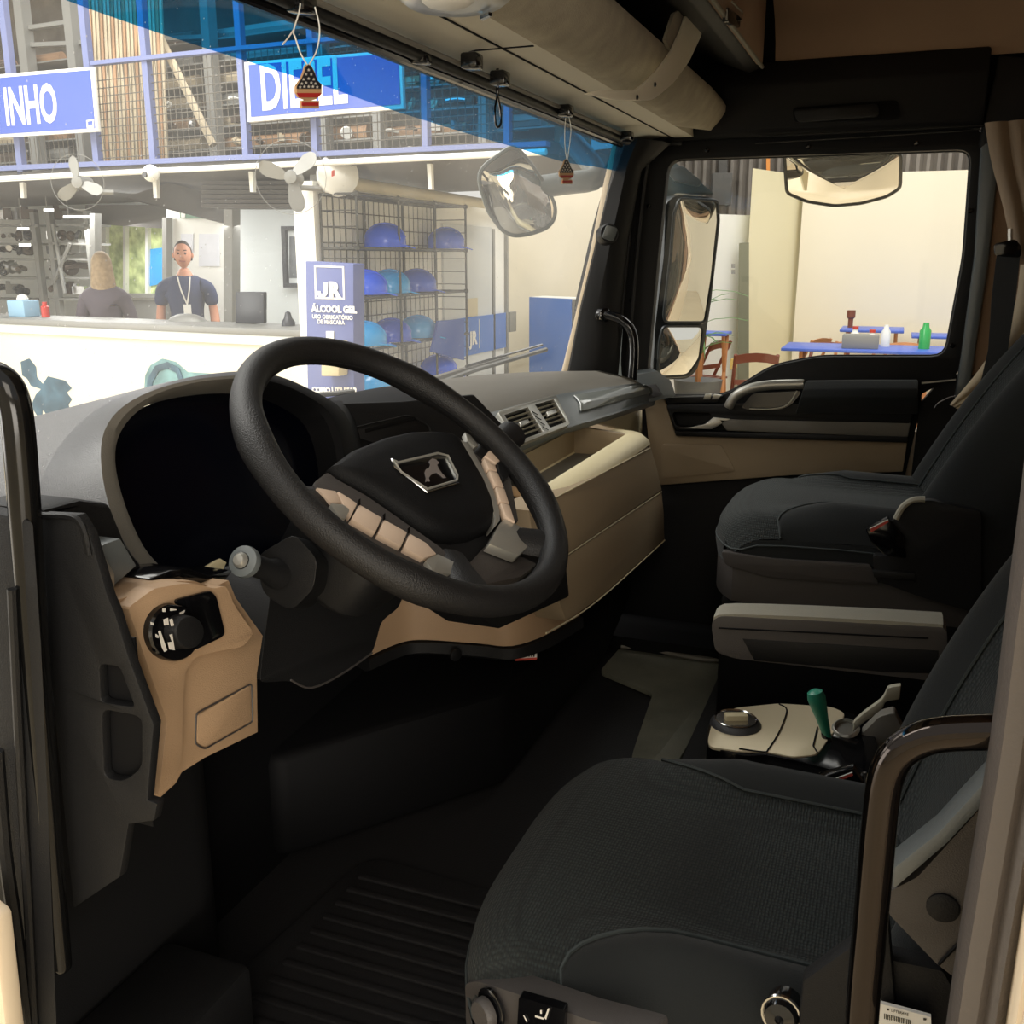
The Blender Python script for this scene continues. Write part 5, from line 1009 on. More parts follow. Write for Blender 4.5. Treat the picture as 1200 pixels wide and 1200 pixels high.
# ------------------------------------------------------------------ mezzanine: posts, rails, mesh, stored tubes, signs
zt2 = B(100, -60, q0).z
fe = thing('mezzanine_fence', 'pale blue steel fence with wire mesh along the mezzanine edge', 'fence', B(150, 200, q0))
posts = [(-20, 0), (14, 0), (105, 0), (172, 0), (282, 0), (364, 0), (494, 0), (590, 0)]
for x_, _ in posts:
    m = MB(); m.prism(up_rect(B(x_, 150, q0), B(x_ + 6.5, 150, q0), zm + .05, zt2), bn * .05); obj('post', m, 'bluesteel', fe)
for a, b, c, d, w_ in ((-40, 199, 640, 168, 6), (105, 74, 300, 54, 5), (300, 54, 640, 20, 5)):
    m = MB(); m.prism(BP([(a, b - w_ / 2), (c, d - w_ / 2), (c, d + w_ / 2), (a, b + w_ / 2)], q0 - .02), bn * .06); obj('rail', m, 'bluesteel', fe)
m = MB()
z0, z1 = zm + .08, B(200, 66, q0).z
def seg(a, b, r=.0035): t = (b - a).normalized(); s1 = bn * r; s2 = t.cross(bn).normalized() * r; m.loft([[p + s1, p + s2, p - s1, p - s2] for p in (a, b)], caps=False)
L0, L1 = B(108, 150, q0 + .03), B(620, 150, q0 + .03); LL = (L1 - L0).length
for k in range(int(LL / .055)):
    p = L0.lerp(L1, k * .055 / LL); seg(V((p.x, p.y, z0)), V((p.x, p.y, z1)))
for k in range(int((z1 - z0) / .055)): seg(V((L0.x, L0.y, z0 + k * .055)), V((L1.x, L1.y, z0 + k * .055)))
L0, L1 = B(-40, 150, q0 + .03), B(105, 150, q0 + .03); LL = (L1 - L0).length; z1 = B(50, 160, q0).z
for k in range(int(LL / .055)):
    p = L0.lerp(L1, k * .055 / LL); seg(V((p.x, p.y, z0)), V((p.x, p.y, z1)))
o = obj('wire_mesh', m, 'mesh', fe, smooth=False); o['kind'] = 'stuff'
m = MB(); m.prism(up_rect(B(-400, 100, 10.5), B(690, 100, 10.5), zm + .2, zt2 + 3), bn * .1); struct('wall_mezzanine_rear', m, mat('mezz_rear', (104, 96, 86), .9, var=.5, vscale=2.2))
ra = thing('tube_rack', 'grey steel storage rack on the mezzanine behind the mesh', 'rack', B(200, 180, 6.6))
for x_ in (26, 82, 240, 370, 435, 560):
    m = MB(); m.prism(up_rect(B(x_, 100, 6.6), B(x_ + 9, 100, 6.6), zm + .07, zt2 + .6), bn * .1); obj('upright', m, 'steel', ra)
for k, (a, b, c, d) in enumerate(((30, 30, 84, 22), (30, 50, 240, 40))):
    m = MB(); m.prism(BP([(a, b), (c, d), (c, d + 5), (a, b + 5)], 6.65), bn * .05); obj('crossbar', m, 'steel', ra)
m = MB(); m.tube(BP([(186, 40), (250, 170)], 6.4), .035, 6); obj('diagonal_bar', m, 'rust2', ra)
for k in range(20):     # upright rods standing close together
    x_ = 104 + k * 4.4; m = MB(); m.tube([B(x_, -20, 6.3), V((B(x_, 100, 6.3).x, B(x_, 100, 6.3).y, zm + .07))], .016, 6); tag(obj('steel_rod', m, 'rust2' if k % 3 else 'rust'), 'thin upright steel rod, %s from the left in the row beside the left sign' % ORD[k], 'rod', 'upright rods on the mezzanine')
bays = [('beside upright rods', 192, 236), ('left of second sign', 252, 366), ('under second sign', 382, 432), ('right of second sign', 448, 556), ('furthest right', 572, 640), ('far left', -30, 22), ('above left sign', 38, 80)]
for lv_ in range(7):
    zl = zm + .12 + lv_ * .17; ln = ['lowest', 'second', 'third', 'fourth', 'fifth', 'sixth', 'top'][lv_]
    m = MB(); m.prism([V((p.x, p.y, zl)) for p in (B(-60, 100, 6.70), B(650, 100, 6.70), B(650, 100, 7.5), B(-60, 100, 7.5))], (0, 0, .012)); obj('shelf', m, 'steel', ra)
    for bn_, a, b in bays:
        q = 6.76
        for j in range(4):
            r = rs.uniform(.034, .060); q += r; e0, e1_ = rs.uniform(0, .12), rs.uniform(0, .12); p0, p1 = B(a, 100, q), B(b, 100, q); p0, p1 = p0.lerp(p1, e0), p1.lerp(p0, e1_)
            m = MB(); m.tube([V((p0.x, p0.y, zl + .012 + r)), V((p1.x, p1.y, zl + .012 + r))], r, 8); q += r + .012
            tag(obj('stored_tube', m, rs.choice(['rust', 'rust2', 'rust', 'rust3', 'steel'])), 'steel tube, %s row of the %s mezzanine shelf, %s' % (ORD[j], ln, bn_), 'tube', 'long tubes on the mezzanine rack')
q = 7.28
for lv_ in (0, 1, 2, 3):
    zl = zm + .132 + lv_ * .17; n_ = 0
    for x_ in range(196, 560, 26):
        if any(abs(x_ - u) < 12 for u in (240, 370, 435)): continue
        kd = rs.choice(kinds); p = B(x_, 100, 6.715); sc_ = rs.uniform(.35, .5)
        part_copy(kd, V((p.x, p.y, zl + .10 * sc_)), rs.choice(['rust2', 'shiny', 'wallw', 'rust3']), rs.uniform(0, 3), sc_, 'small %s metal part, %s from left on %s mezzanine shelf' % (KN[kd], ORD[n_], ['lowest', 'second', 'third', 'fourth'][lv_]), 'part', 'metal parts on the mezzanine'); n_ += 1
def sign(name, pts, ipts, lbl, txt, tx, sz, sx_):
    t = thing(name, lbl, 'sign', B(pts[0][0], pts[0][1], q0 - .1))
    m = MB(); m.prism(BP(pts, q0 - .1), bn * .03); obj('sign_frame', m, 'wallw', t, bev=.004)
    m = MB(); m.prism(BP(ipts, q0 - .106), bn * .01); bd = obj('sign_board', m, 'blue', t)
    o = B(tx[0], tx[1], q0 - .108); x2 = B(tx[2], tx[3], q0 - .108)
    text(txt, o, x2 - o, UP, sz, 'white', bd, 'lettering', sx_, bold=.010, extr=.001); return bd
b1 = sign('hanging_sign', [(-60, 92), (108, 78), (115, 154), (-60, 165)], [(-58, 96), (105, 82), (111, 150), (-58, 161)], 'blue sign with white letters INHO at the upper left', 'INHO', (7, 146, 78, 141), .38, .62)
m = MB(); m.prism(BP([(101, 141), (110, 140), (110, 150), (102, 151)], q0 - .108), bn * .002, [BP([(102.5, 142.5), (108.5, 141.5), (108.5, 146), (103, 147)], q0 - .108)]); obj('small_logo', m, 'white', b1)
b2 = sign('hanging_sign', [(286, 73), (470, 58), (473, 127), (290, 143)], [(291, 76), (466, 62), (469, 122), (294, 137)], 'blue sign with white letters partly behind the blue sun strip', 'DIESEL', (306, 128, 440, 116), .39, .62)
# wall fans, camera, conduit knob
def fan(px, py, q, lbl, s=1.0, a0=.6):
    t = thing('wall_fan', lbl, 'fan', B(px, py, q)); c = B(px, py, q); ax = (-bn + ba * .5).normalized(); u = UP; v = ax.cross(u).normalized()
    m = MB(); m.lathe([(0, .05), (.04, .045), (.05, 0), (.05, -.14), (0, -.15)], c, ax, 14); obj('motor', m, 'steel', t)
    for k in range(3):
        t0 = a0 + 2 * PI * k / 3; rad = (u * math.cos(t0) + v * math.sin(t0)); tg = ax.cross(rad)
        m = MB(); m.loft([[c + rad * r * s + tg * (w_ + .02) * s + ax * (.03 * w_), c + rad * r * s + tg * (-w_) * s + ax * .03, c + rad * r * s + tg * (-w_) * s + ax * .042, c + rad * r * s + tg * (w_ + .02) * s + ax * .012] for r, w_ in ((.04, .02), (.12, .05), (.24, .07), (.32, .05), (.35, .01))]); obj('blade', m, 'steel', t)
    m = MB(); m.tube([c - ax * .12, c - ax * .2 - u * .05, c + bn * .3 - u * .05], .02, 6); obj('bracket', m, 'steel', t)
    m = MB(); m.tube(ngon(c + ax * .03, u, v, .37 * s, .37 * s, 28), .0018, 4, wrap=True); obj('guard_ring', m, 'steel', t)
fan(93, 214, 5.2, 'grey wall fan at the left below the first sign', .52, 2.2); fan(342, 208, 5.3, 'pale wall fan right of the middle, left of the white conduit knob', .62, 1.2)
cc = thing('security_camera', 'small round white camera under the mezzanine edge', 'camera', B(177, 202, 5.4))
m = MB(); m.ball(B(177, 203, 5.4), .06, 14); obj('camera_ball', m, 'wallw', cc)
m = MB(); m.lathe([(.022, .0), (.022, .012), (0, .012)], B(177, 205, 5.4) - bn * .052, -bn, 12); obj('camera_lens', m, 'gloss', cc)
m = MB(); m.prism(BP([(172, 196), (183, 196), (183, 201), (172, 201)], 5.44), bn * .1); obj('camera_mount', m, 'wallw', cc)
for x_, y_, h in ((22, 210, 22), (178, 204, 28), (291, 201, 24), (500, 192, 30)):
    m = MB(); m.prism(BP([(x_, y_), (x_ + 5, y_), (x_ + 6, y_ + h), (x_ + 2, y_ + h)], q0 + .1), bn * .03); tag(obj('hanger_bracket', m, 'wallw'), 'short pale hanger strip below the %s' % {22: 'left end of the mezzanine edge', 178: 'round security camera', 291: 'mezzanine edge between the two fans', 500: 'mezzanine edge over the wire rack'}[x_], 'bracket')
# ------------------------------------------------------------------ the side wall running away (behind the helmet rack)
A0 = B(372, 300, q0); yW = A0.y; X0 = A0.x
W2x = 9.35
zw = P(378, 214, y=yW).z
m = MB(); m.bb((X0, yW, GZ), (W2x, yW + .12, zw)); sw2 = struct('wall_side', m, 'wallw')
m = MB(); m.bb((X0 - .05, yW - .02, GZ), (X0 + .04, yW + .14, zw)); struct('corner_post', m, 'wallw', sw2)
m = MB(); a = P(398, 213, y=yW - .1); b = V((W2x - .05, yW - .1, a.z - .02)); m.tube([a, b], .045, 10); cp_ = tag(obj('conduit_pipe', m, 'cream'), 'thick cream conduit with a white end knob above the wire rack', 'pipe')
m = MB(); m.lathe([(.02, -.08), (.13, -.08), (.14, -.03), (.14, .02), (.08, .05), (.03, .06), (0, .06)], P(396, 205, y=yW - .16), (-.7, -.7, .1), 18); obj('end_knob', m, 'wallw', cp_)
m = MB(); m.prism(PP([(389, 200), (392, 199), (392, 206), (389, 207)], y=yW - .30), (0, .004, 0)); obj('red_tab', m, 'red', cp_)
def Wp(x, y, d=0): return P(x, y, y=yW - d)
def wbox(m, x0_, y0_, x1_, y1_, d, th): a = Wp(x0_, y0_, d); b = Wp(x1_, y1_, d); m.bb((a.x, yW - d, b.z), (b.x, yW - d + th, a.z)); return m
m = MB(); wbox(m, 519, 262, 577, 440, .02, .02); pn = struct('door_2', m, 'wallg')
m = MB(); wbox(m, 520, 376, 593, 407, .03, .01); tag(obj('blue_band', m, 'blue2'), 'blue band across the wall panel right of the wire rack', 'band')
m = MB(); wbox(m, 549, 372, 562, 408, .04, .01); lg = tag(obj('logo_plate', m, 'blue2'), 'small blue plate with letters JR on the wall panel', 'plate')
m = MB(); wbox(m, 548.5, 374, 549.3, 408, .045, .01); wbox(m, 561.5, 374, 562.2, 408, .045, .01); obj('plate_edges', m, 'white', lg)
o = Wp(551, 404, .05); text('JR', o, (1, 0, 0), UP, .17, 'white', lg, 'lettering', 1.1, bold=.006)
m = MB(); wbox(m, 548, 350, 560, 370, .03, .01); tag(obj('notice', m, 'cream'), 'yellowish square notice above the small JR plate', 'paper')
m = MB(); wbox(m, 598, 366, 605, 388, .03, .04); tag(obj('switch_box', m, 'steel'), 'small grey box on the pale wall left of the blue cabinet', 'box')
m = MB(); wbox(m, 594, 250, 596, 480, .03, .03); wbox(m, 578, 268, 581, 480, .03, .03); struct('trim_26', m, 'steel')
# wire rack with helmets
rkx0, rkx1 = Wp(378, 300, .04).x, Wp(546, 300, .32).x; yr = yW - .32
wr = thing('wire_rack', 'tall black wire grid rack holding blue helmets', 'rack', V(((rkx0 + rkx1) / 2, yr, GZ)))
zts = [P(378, 222, y=yr).z, P(378, 290, y=yr).z, P(416, 350, y=yr).z, P(416, 413, y=yr).z, P(416, 472, y=yr).z]
xs = [rkx0 + (rkx1 - rkx0) * k / 3 for k in range(4)]
for x_ in xs:
    for yy in (yr, yr + .28): m = MB(); m.tube([V((x_, yy, GZ)), V((x_, yy, zts[0]))], .009, 6); obj('rod', m, 'wire', wr)
for z_ in zts:
    for yy in (yr, yr + .28): m = MB(); m.tube([V((rkx0, yy, z_)), V((rkx1, yy, z_))], .011, 6); obj('shelf_bar', m, 'wire', wr)
    for x_ in xs: m = MB(); m.tube([V((x_, yr, z_)), V((x_, yr + .28, z_))], .009, 6); obj('cross_bar', m, 'wire', wr)
    for x_ in xs: m = MB(); m.ball((x_, yr, z_), .022, 6); obj('joint', m, 'wire', wr)
m = MB()
def seg2(a, b, r=.0035): m.tube([a, b], r, 4)
nx = 22
for k in range(nx + 1): x_ = rkx0 + (rkx1 - rkx0) * k / nx; seg2(V((x_, yr + .28, GZ + .1)), V((x_, yr + .28, zts[0])))
k = 0; z_ = zts[0]
while z_ > GZ + .1: seg2(V((rkx0, yr + .28, z_)), V((rkx1, yr + .28, z_))); z_ -= .105
z_ = zts[0]
while z_ > GZ + .1: seg2(V((rkx0, yr, z_)), V((rkx0, yr + .28, z_))); seg2(V((rkx1, yr, z_)), V((rkx1, yr + .28, z_))); z_ -= .105
for k in range(1, 3):
    seg2(V((rkx0, yr + .28 * k / 3, GZ + .1)), V((rkx0, yr + .28 * k / 3, zts[0]))); seg2(V((rkx0, yr + .28 * k / 3, zts[0])), V((rkx1, yr + .28 * k / 3, zts[0])))
for k in range(nx + 1): x_ = rkx0 + (rkx1 - rkx0) * k / nx; [seg2(V((x_, yr, zz)), V((x_, yr + .28, zz)), .003) for zz in (zts[0],)]
o = obj('grid_wires', m, 'wire', wr); o['kind'] = 'stuff'
hz = []
he = None
def helmet(px, py, mm, lbl, rz=-2.5, shelf=1, s=1.0):
    global he
    z_ = zts[shelf]; p = P(px, 0, y=yr + .12); x_ = P(px, 305, y=yr + .13).x
    if he is None:
        he = thing('helmet', lbl, 'helmet', (0, 0, 0), 'blue helmets on the wire rack')
        m = MB(); rows = []
        for j in range(9):
            t = PI / 2 * j / 8; r = .135 * math.cos(t * .98); rows.append([V((1.15 * r * math.cos(2 * PI * k / 24), .92 * r * math.sin(2 * PI * k / 24) * (1), .03 + .135 * math.sin(t) + .008 * math.exp(-((math.sin(2 * PI * k / 24)) / .25) ** 2) * math.cos(t * .9)))
                                                          for k in range(24)])
        rows = [[V((1.15 * .135 * math.cos(2 * PI * k / 24), .92 * .135 * math.sin(2 * PI * k / 24), .0)) for k in range(24)]] + rows
        m.loft(rows); obj('shell', m, 'helmet', he, ang=70)
        m = MB(); m.prism([V((.09, -.10, .015)), V((.16, -.08, .005)), V((.215, -.04, -.012)), V((.225, 0, -.014)), V((.215, .04, -.012)), V((.16, .08, .005)), V((.09, .10, .015))], (0, 0, .008)); obj('brim', m, 'helmet', he)
        m = MB(); m.tube([V((.155 * math.cos(t) * 1.0, 0, .032 + .138 * math.sin(t))) for t in [PI * k / 12 for k in range(1, 12)]], .012, 6, flat=.6); obj('ridge', m, 'helmet', he)
        r = he; base = True
    else: r = dup(he, (0, 0, 0), 0, lbl)
    r.location = (x_, yr + .13, z_ + .016); r.rotation_euler = (0, 0, rz); r.scale = (s,) * 3
    for c in r.children:
        if mm != 'helmet':
            key = 'hm' + c.data.name + mm
            if key not in proto: d = c.data.copy(); d.materials[0] = M[mm]; proto[key] = d
            c.data = proto[key]
    return r
for a in ((452, 'helmet', 'blue helmet, left of the two on the top shelf', 1), (523, 'helmet', 'blue helmet, right of the two on the top shelf', 1),
          (428, 'helmet', 'blue helmet half hidden by the totem on the middle shelf', 2), (456, 'helmet2', 'cyan helmet in the middle of the middle shelf', 2), (488, 'helmet3', 'slate blue helmet at the right of the middle shelf', 2),
          (425, 'helmet2', 'cyan helmet beside the totem on the lower shelf', 3), (456, 'helmet3', 'slate blue helmet in the middle of the lower shelf', 3), (488, 'helmet2', 'cyan helmet at the right of the lower shelf', 3),
          (434, 'helmet2', 'pale cyan helmet on the bottom shelf seen through the wheel', 4), (462, 'helmet', 'blue helmet on the bottom shelf seen through the wheel', 4), (512, 'helmet', 'blue helmet at the bottom right just over the wheel rim', 4)):
    helmet(a[0], 0, a[1], a[2], -1.15, a[3], 1.0)
m = MB(); m.prism(PP([(514, 376), (544, 374), (544, 422), (506, 412)], y=yr - .06), (0, .02, 0)); tag(obj('blue_folder', m, 'bstripe'), 'dark blue sheet hanging tilted on the wire rack', 'folder')
# blue totem with dispenser
to = thing('sanitizer_totem', 'slate blue totem lettered JR with a hand gel dispenser', 'totem', B(388, 480, 5.1))
a, b = B(358, 305, 5.1), B(414, 305, 5.1); th = P(386, 308, p=CAM + bn * 5.1, n=bn).z
tt = [(358, 306), (414, 309), (415, 560), (362, 560)]
m = MB(); m.prism(BP(tt, 5.1), bn * .12); tb_ = obj('totem_body', m, 'navy', to, bev=.004)
m = MB(); m.prism(BP([(368, 311), (403, 312), (404, 351), (369, 350)], 5.097), bn * .003, [BP([(370, 313), (401, 314), (402, 349), (371, 348)], 5.097)]); obj('logo_frame', m, 'white', tb_)
def tx(s, x, y, x2, y2, sz, sx=1, b_=.002):
    o = B(x, y, 5.094); text(s, o, B(x2, y2, 5.094) - o, UP, sz, 'white', tb_, 'lettering', sx, bold=b_)
tx('R', 385.5, 347.6, 400, 348, .125, 1.1, .008)
m = MB(); m.prism(BP([(379, 331), (384, 331), (384, 344), (381, 348), (374, 348), (371.5, 345), (371.5, 341), (375.5, 341), (376, 344), (378.5, 344)], 5.094), bn * .001); obj('lettering', m, 'white', tb_, smooth=False); tx('DIESEL', 400.5, 348.5, 400.6, 330, .03, 1.0) if False else None
tx('ÁLCOOL GEL', 365.5, 365, 407, 366.5, .057, 1.02, .003); tx('USO OBRIGATÓRIO', 366, 373, 407, 374.6, .036, .98, .001); tx('DE MÁSCARA', 372, 379, 401, 380.2, .036, .98, .001); tx('COMO UTILIZAR', 366, 459.5, 411, 460.5, .047, 1.0, .003)
m = MB(); bx(m, 376, 400, 397, 441, 5.0, .1); obj('gel_dispenser', m, 'cream', to, bev=.01)
m = MB(); bx(m, 382, 388, 391, 397, 5.092, .004); obj('hand_icon', m, 'white', tb_)
# blue cabinet, far white wall on the right of the windshield
xF = 10.6
m = MB(); m.prism(up_rect(V((W2x + .3, yW + .4, 0)), P(760, 300, x=xF), GZ, P(690, 222, x=xF).z), (.12, 0, 0)); struct('wall_far_left', m, 'wall')
m = MB(); m.prism(up_rect(V((W2x, yW + .06, 0)), V((W2x + .3, yW + .5, 0)), GZ, zw), (.1, 0, 0)); struct('trim_27', m, 'wallw')
cb = thing('blue_cabinet', 'tall blue cabinet against the white wall near the far pillar', 'cabinet', P(648, 448, x=9.6))
m = MB(); m.prism(PP([(622, 348), (671, 350), (671, 520), (622, 520)], x=9.4), (.4, 0, 0)); obj('cabinet_body', m, 'wallw', cb)
m = MB(); m.prism(PP([(620, 348), (670, 350.5), (670, 520), (620, 520)], x=9.38), (.02, 0, 0)); obj('cabinet_door', m, 'blue2', cb, bev=.004)
m = MB(); m.prism(PP([(671, 351), (676, 351), (676, 520), (671, 520)], x=9.38), (.3, 0, 0)); obj('cabinet_side', m, 'steel', cb)
m = MB(); m.prism(PP([(696, 176), (760, 168), (760, 216), (640, 232), (640, 190)], x=xF + .3), (.1, 0, 0)); struct('trim_28', m, 'darksof')
# ------------------------------------------------------------------ beyond the passenger window
xC = 12.6
zC = P(1000, 203, x=xC).z; zB = P(900, 215, x=xC - 1).z
def vwall(name, px0, px1, x0_, x1_, ztop, mm, th=.12):
    a = P(px0, 305, x=x0_); b = P(px1, 305, x=x1_); m = MB(); m.prism(up_rect(a, b, GZ, ztop), (th, 0, 0)); return struct(name, m, mm)
vwall('wall_far_right', 936, 1400, xC, xC, zC, 'wall')
vwall('wall_far_return', 876, 938, xC - 1.1, xC + .2, zC, 'wally')
a = P(838, 305, x=xC - 2.2); wfa = vwall('wall_far_white', 770, 878, xC - 2.0, xC - .9, P(850, 250, x=xC - 1.5).z, 'wallw')
m = MB(); m.prism(PP([(866, 285), (877, 284), (877, 446), (864, 454)], x=xC - 1.2), (.05, 0, 0)); struct('door_3', m, mat('dark_doorway', (120, 120, 100), .8))
for k in range(2): m = MB(); m.prism(PP([(857, 309 + k * 7), (861, 309 + k * 7), (861, 314 + k * 7), (857, 314 + k * 7)], x=xC - 1.6), (.02, 0, 0)); tag(obj('door_plate', m, 'steel'), ['upper small grey plate on the white wall by the dark doorway', 'lower small grey plate on the white wall by the dark doorway'][k], 'plate')
m = MB(); m.prism(PP([(856, 421), (862, 420), (862, 432), (855, 434)], x=xC - 1.65), (.1, 0, 0)); tag(obj('yellow_marker', m, 'yellow'), 'small yellow block at the foot of the dark doorway', 'marker')
cl = thing('metal_cladding', 'grey corrugated metal cladding above the pale walls', 'cladding', P(950, 190, x=xC + 1)); xk = xC + .9; y0_, y1_ = P(760, 200, x=xk).y, P(1300, 200, x=xk).y
for k in range(46):
    y_ = y0_ + (y1_ - y0_) * k / 46; m = MB(); m.loft([[V((xk, y_, z_)), V((xk - .06, y_ - .04, z_)), V((xk - .06, y_ - (y0_ - y1_) / 46 + .04, z_)), V((xk, y_ - (y0_ - y1_) / 46, z_)), V((xk + .03, y_ - (y0_ - y1_) / 46, z_)), V((xk + .03, y_, z_))] for z_ in (zC - .6, zC + 1.9)]); obj('panel', m, 'corr', cl, smooth=False)
m = MB(); m.prism(PP([(842, 170), (852, 170), (852, 238), (842, 236)], x=xk - .2), (.08, 0, 0)); obj('post', m, 'darksof', cl)
m = MB(); m.prism(PP([(898, 170), (902, 170), (902, 214), (898, 214)], x=xk - .2), (.04, 0, 0)); lab(obj('orange_strip', m, 'orange', cl), 'orange vertical strip')
# projector lamp on the cladding
m = MB(); m.box(P(845, 222, x=xk - .3), (.2, .25, .4), .3); tag(obj('flood_lamp', m, 'darksof', bev=.01), 'dark floodlight on the cladding above the white wall', 'lamp')
# tables, chairs
def table(name, lbl, c, lx_, ly_, h, mm='tabletop', rz=0):
    t = thing(name, lbl, 'table', V((c.x, c.y, GZ)), 'folding tables by the far wall'); R = Matrix.Rotation(rz, 3, 'Z'); o = V((c.x, c.y, GZ))
    m = MB(); m.box(o + V((0, 0, h - .015)), (lx_, ly_, .03), rz); obj('tabletop', m, mm, t, bev=.006)
    for sx in (-1, 1):
        for sy in (-1, 1):
            a = o + R @ V((sx * lx_ * .42, sy * ly_ * .42, 0)); b = o + R @ V((-sx * lx_ * .30, sy * ly_ * .38, h - .03)); m = MB(); m.tube([a, b], .022, 6); obj('leg', m, 'wood', t)
    return t
def chair(name, lbl, c, rz, mm='wood'):
    t = thing(name, lbl, 'chair', V((c.x, c.y, GZ)), 'folding chairs by the far wall'); R = Matrix.Rotation(rz, 3, 'Z'); o = V((c.x, c.y, GZ)); T = lambda x, y, z: o + R @ V((x, y, z))
    for s in (-1, 1):
        m = MB(); m.tube([T(.22, s * .2, 0), T(-.20, s * .2, .86)], .020, 6); obj('back_leg', m, mm, t)
        m = MB(); m.tube([T(-.24, s * .17, 0), T(.18, s * .17, .46)], .018, 6); obj('front_leg', m, mm, t)
    for k in range(4): m = MB(); m.box(T(-.15 + k * .1, 0, .45), (.075, .38, .02), rz); obj('seat_slat', m, mm, t)
    m = MB(); m.loft([[T(-.155 - dz * .4, y, .76 + dz + .03 * math.cos(y * 7)) for dz in (0, .09)] + [T(-.175 - dz * .4, y, .76 + dz + .03 * math.cos(y * 7)) for dz in (.09, 0)] for y in (-.21, -.1, 0, .1, .21)]); obj('back_rail', m, mm, t)
    m = MB(); m.box(T(-.08, 0, .58), (.02, .38, .05), rz); obj('back_slat', m, mm, t)
    return t
xt = 10.2
tc = P(1010, 410, x=xt); hT = tc.z - GZ
ta = table('folding_table', 'long blue-topped table nearest in the far door window', V((xt + .35, tc.y, 0)), .8, abs(P(912, 408, x=xt).y - P(1106, 408, x=xt).y), hT)
tc2 = P(1022, 388, x=12.0); table('folding_table', 'small blue-topped table against the wall left of the green bottle', V((12.0, tc2.y, 0)), .7, abs(P(973, 386, x=12).y - P(1046, 386, x=12).y), P(1000, 386, x=11.7).z - GZ)
tc3 = P(1085, 392, x=12.0); table('folding_table', 'blue-topped table at the right end of the far wall', V((12.1, tc3.y - .25, 0)), .6, .8, P(1090, 394, x=11.8).z - GZ)
tc4 = P(836, 392, x=10.6); table('side_table', 'small high blue-topped folding table beside the door mirror', V((10.65, tc4.y, 0)), .42, .32, P(833, 390, x=10.5).z - GZ)
chair('folding_chair', 'light wood folding chair left of the tables by the wall', P(945, 400, x=11.8), 1.1); chair('folding_chair', 'light wood folding chair behind the long table, left half', P(1002, 400, x=11.25), PI); chair('folding_chair', 'light wood folding chair behind the long table, right half', P(1062, 400, x=11.2), PI)
chair('folding_chair', 'brown folding chair tucked behind the left end of the long table', P(968, 400, x=10.95), 2.9, 'darkwood')
chair('folding_chair', 'red-brown folding chair standing alone between side table and long table', P(883, 430, x=9.7), .25, 'darkwood')
chair('folding_chair', 'brown folding chair under the small side table', P(826, 430, x=11.0), 1.2, 'darkwood')
zt3 = GZ + hT
def on(px, x=xt + .35): p = P(px, 405, x=x); return V((p.x, p.y, zt3))
def jar(px, r, h, mm, lbl, cat, name, x=xt + .35, cap=None):
    p = on(px, x); m = MB(); m.lathe([(r, 0), (r, h * .7), (r * .6, h * .82), (r * .5, h), (0, h)], p, UP, 12); o = tag(obj(name, m, mm), lbl, cat)
    if cap: m = MB(); m.lathe([(r * .6, h), (r * .6, h + .03), (0, h + .03)], p, UP, 12); obj('cap', m, cap, o)
jar(1083, .055, .26, 'bottle', 'green bottle on the right of the long blue table', 'bottle', 'bottle'); jar(1001, .05, .18, 'wallw', 'white jar with a red cap on the left of the long table', 'jar', 'jar', cap='redc'); jar(1021, .05, .16, 'wallw', 'white jar with a red cap, second on the long table', 'jar', 'jar', xt + .2, 'redc'); jar(1037, .045, .22, 'wallw', 'tall white cup right of the jars on the long table', 'cup', 'cup', xt + .5)
m = MB(); p = on(1008, xt + .2); m.box(p + V((0, 0, .07)), (.2, .35, .14)); tag(obj('napkin_box', m, 'steel', bev=.01), 'grey napkin box between the jars on the long table', 'box')
m = MB(); p = P(996, 386, x=12.0); m.lathe([(.03, 0), (.03, .1), (.05, .12), (.05, .2), (0, .2)], V((p.x, p.y, P(1000, 386, x=11.7).z)), UP, 10); tag(obj('brown_jar', m, 'darkwood'), 'small brown jar on the small table by the wall', 'jar')
# palm plant behind the door mirror
pl = thing('potted_plant', 'spiky green potted plant beside the white wall, behind the door mirror', 'plant', P(815, 430, x=10.9))
pc = P(822, 360, x=9.5); m = MB(); m.lathe([(.16, 0), (.24, .6), (.22, .6), (0, .55)], V((pc.x, pc.y, GZ)), UP, 14); obj('pot', m, 'pot', pl)
m = MB(); m.tube([V((pc.x, pc.y, GZ + .5)), V((pc.x, pc.y, pc.z))], .03, 6); obj('stem', m, 'wood', pl)
for k in range(26):
    t = k * 2.4; e = rs.uniform(-.5, 1.2); d = V((math.cos(t), math.sin(t), e)).normalized(); m = MB(); z_ = V((pc.x, pc.y, pc.z - .5 + rs.uniform(0, .7))); L = rs.uniform(.35, .55)
    m.loft([[z_ + d * L * u + V((0, 0, -.35 * u * u * L)) + d.cross(UP).normalized() * w_, z_ + d * L * u + V((0, 0, -.35 * u * u * L + .006)), z_ + d * L * u + V((0, 0, -.35 * u * u * L)) - d.cross(UP).normalized() * w_] for u, w_ in ((0, .008), (.3, .016), (.7, .010), (1, .001))], caps=False); obj('leaf', m, 'leaf', pl)
# hall behind the photographer (seen in the mirrors) 
m = MB(); m.bb((-8, -14, GZ), (-7.8, 16, 4.2)); struct('wall_behind', m, 'wall')
m = MB(); m.bb((-8, -14.2, GZ), (24, -14, 4.5)); struct('wall_rear_hall', m, 'wall')
m = MB(); m.bb((2.45, -6.5, -.3), (2.5, -.35, 1.9)); m.bb((2.42, -.36, -.3), (2.5, .92, .62)); struct('trim_29', m, 'paint')
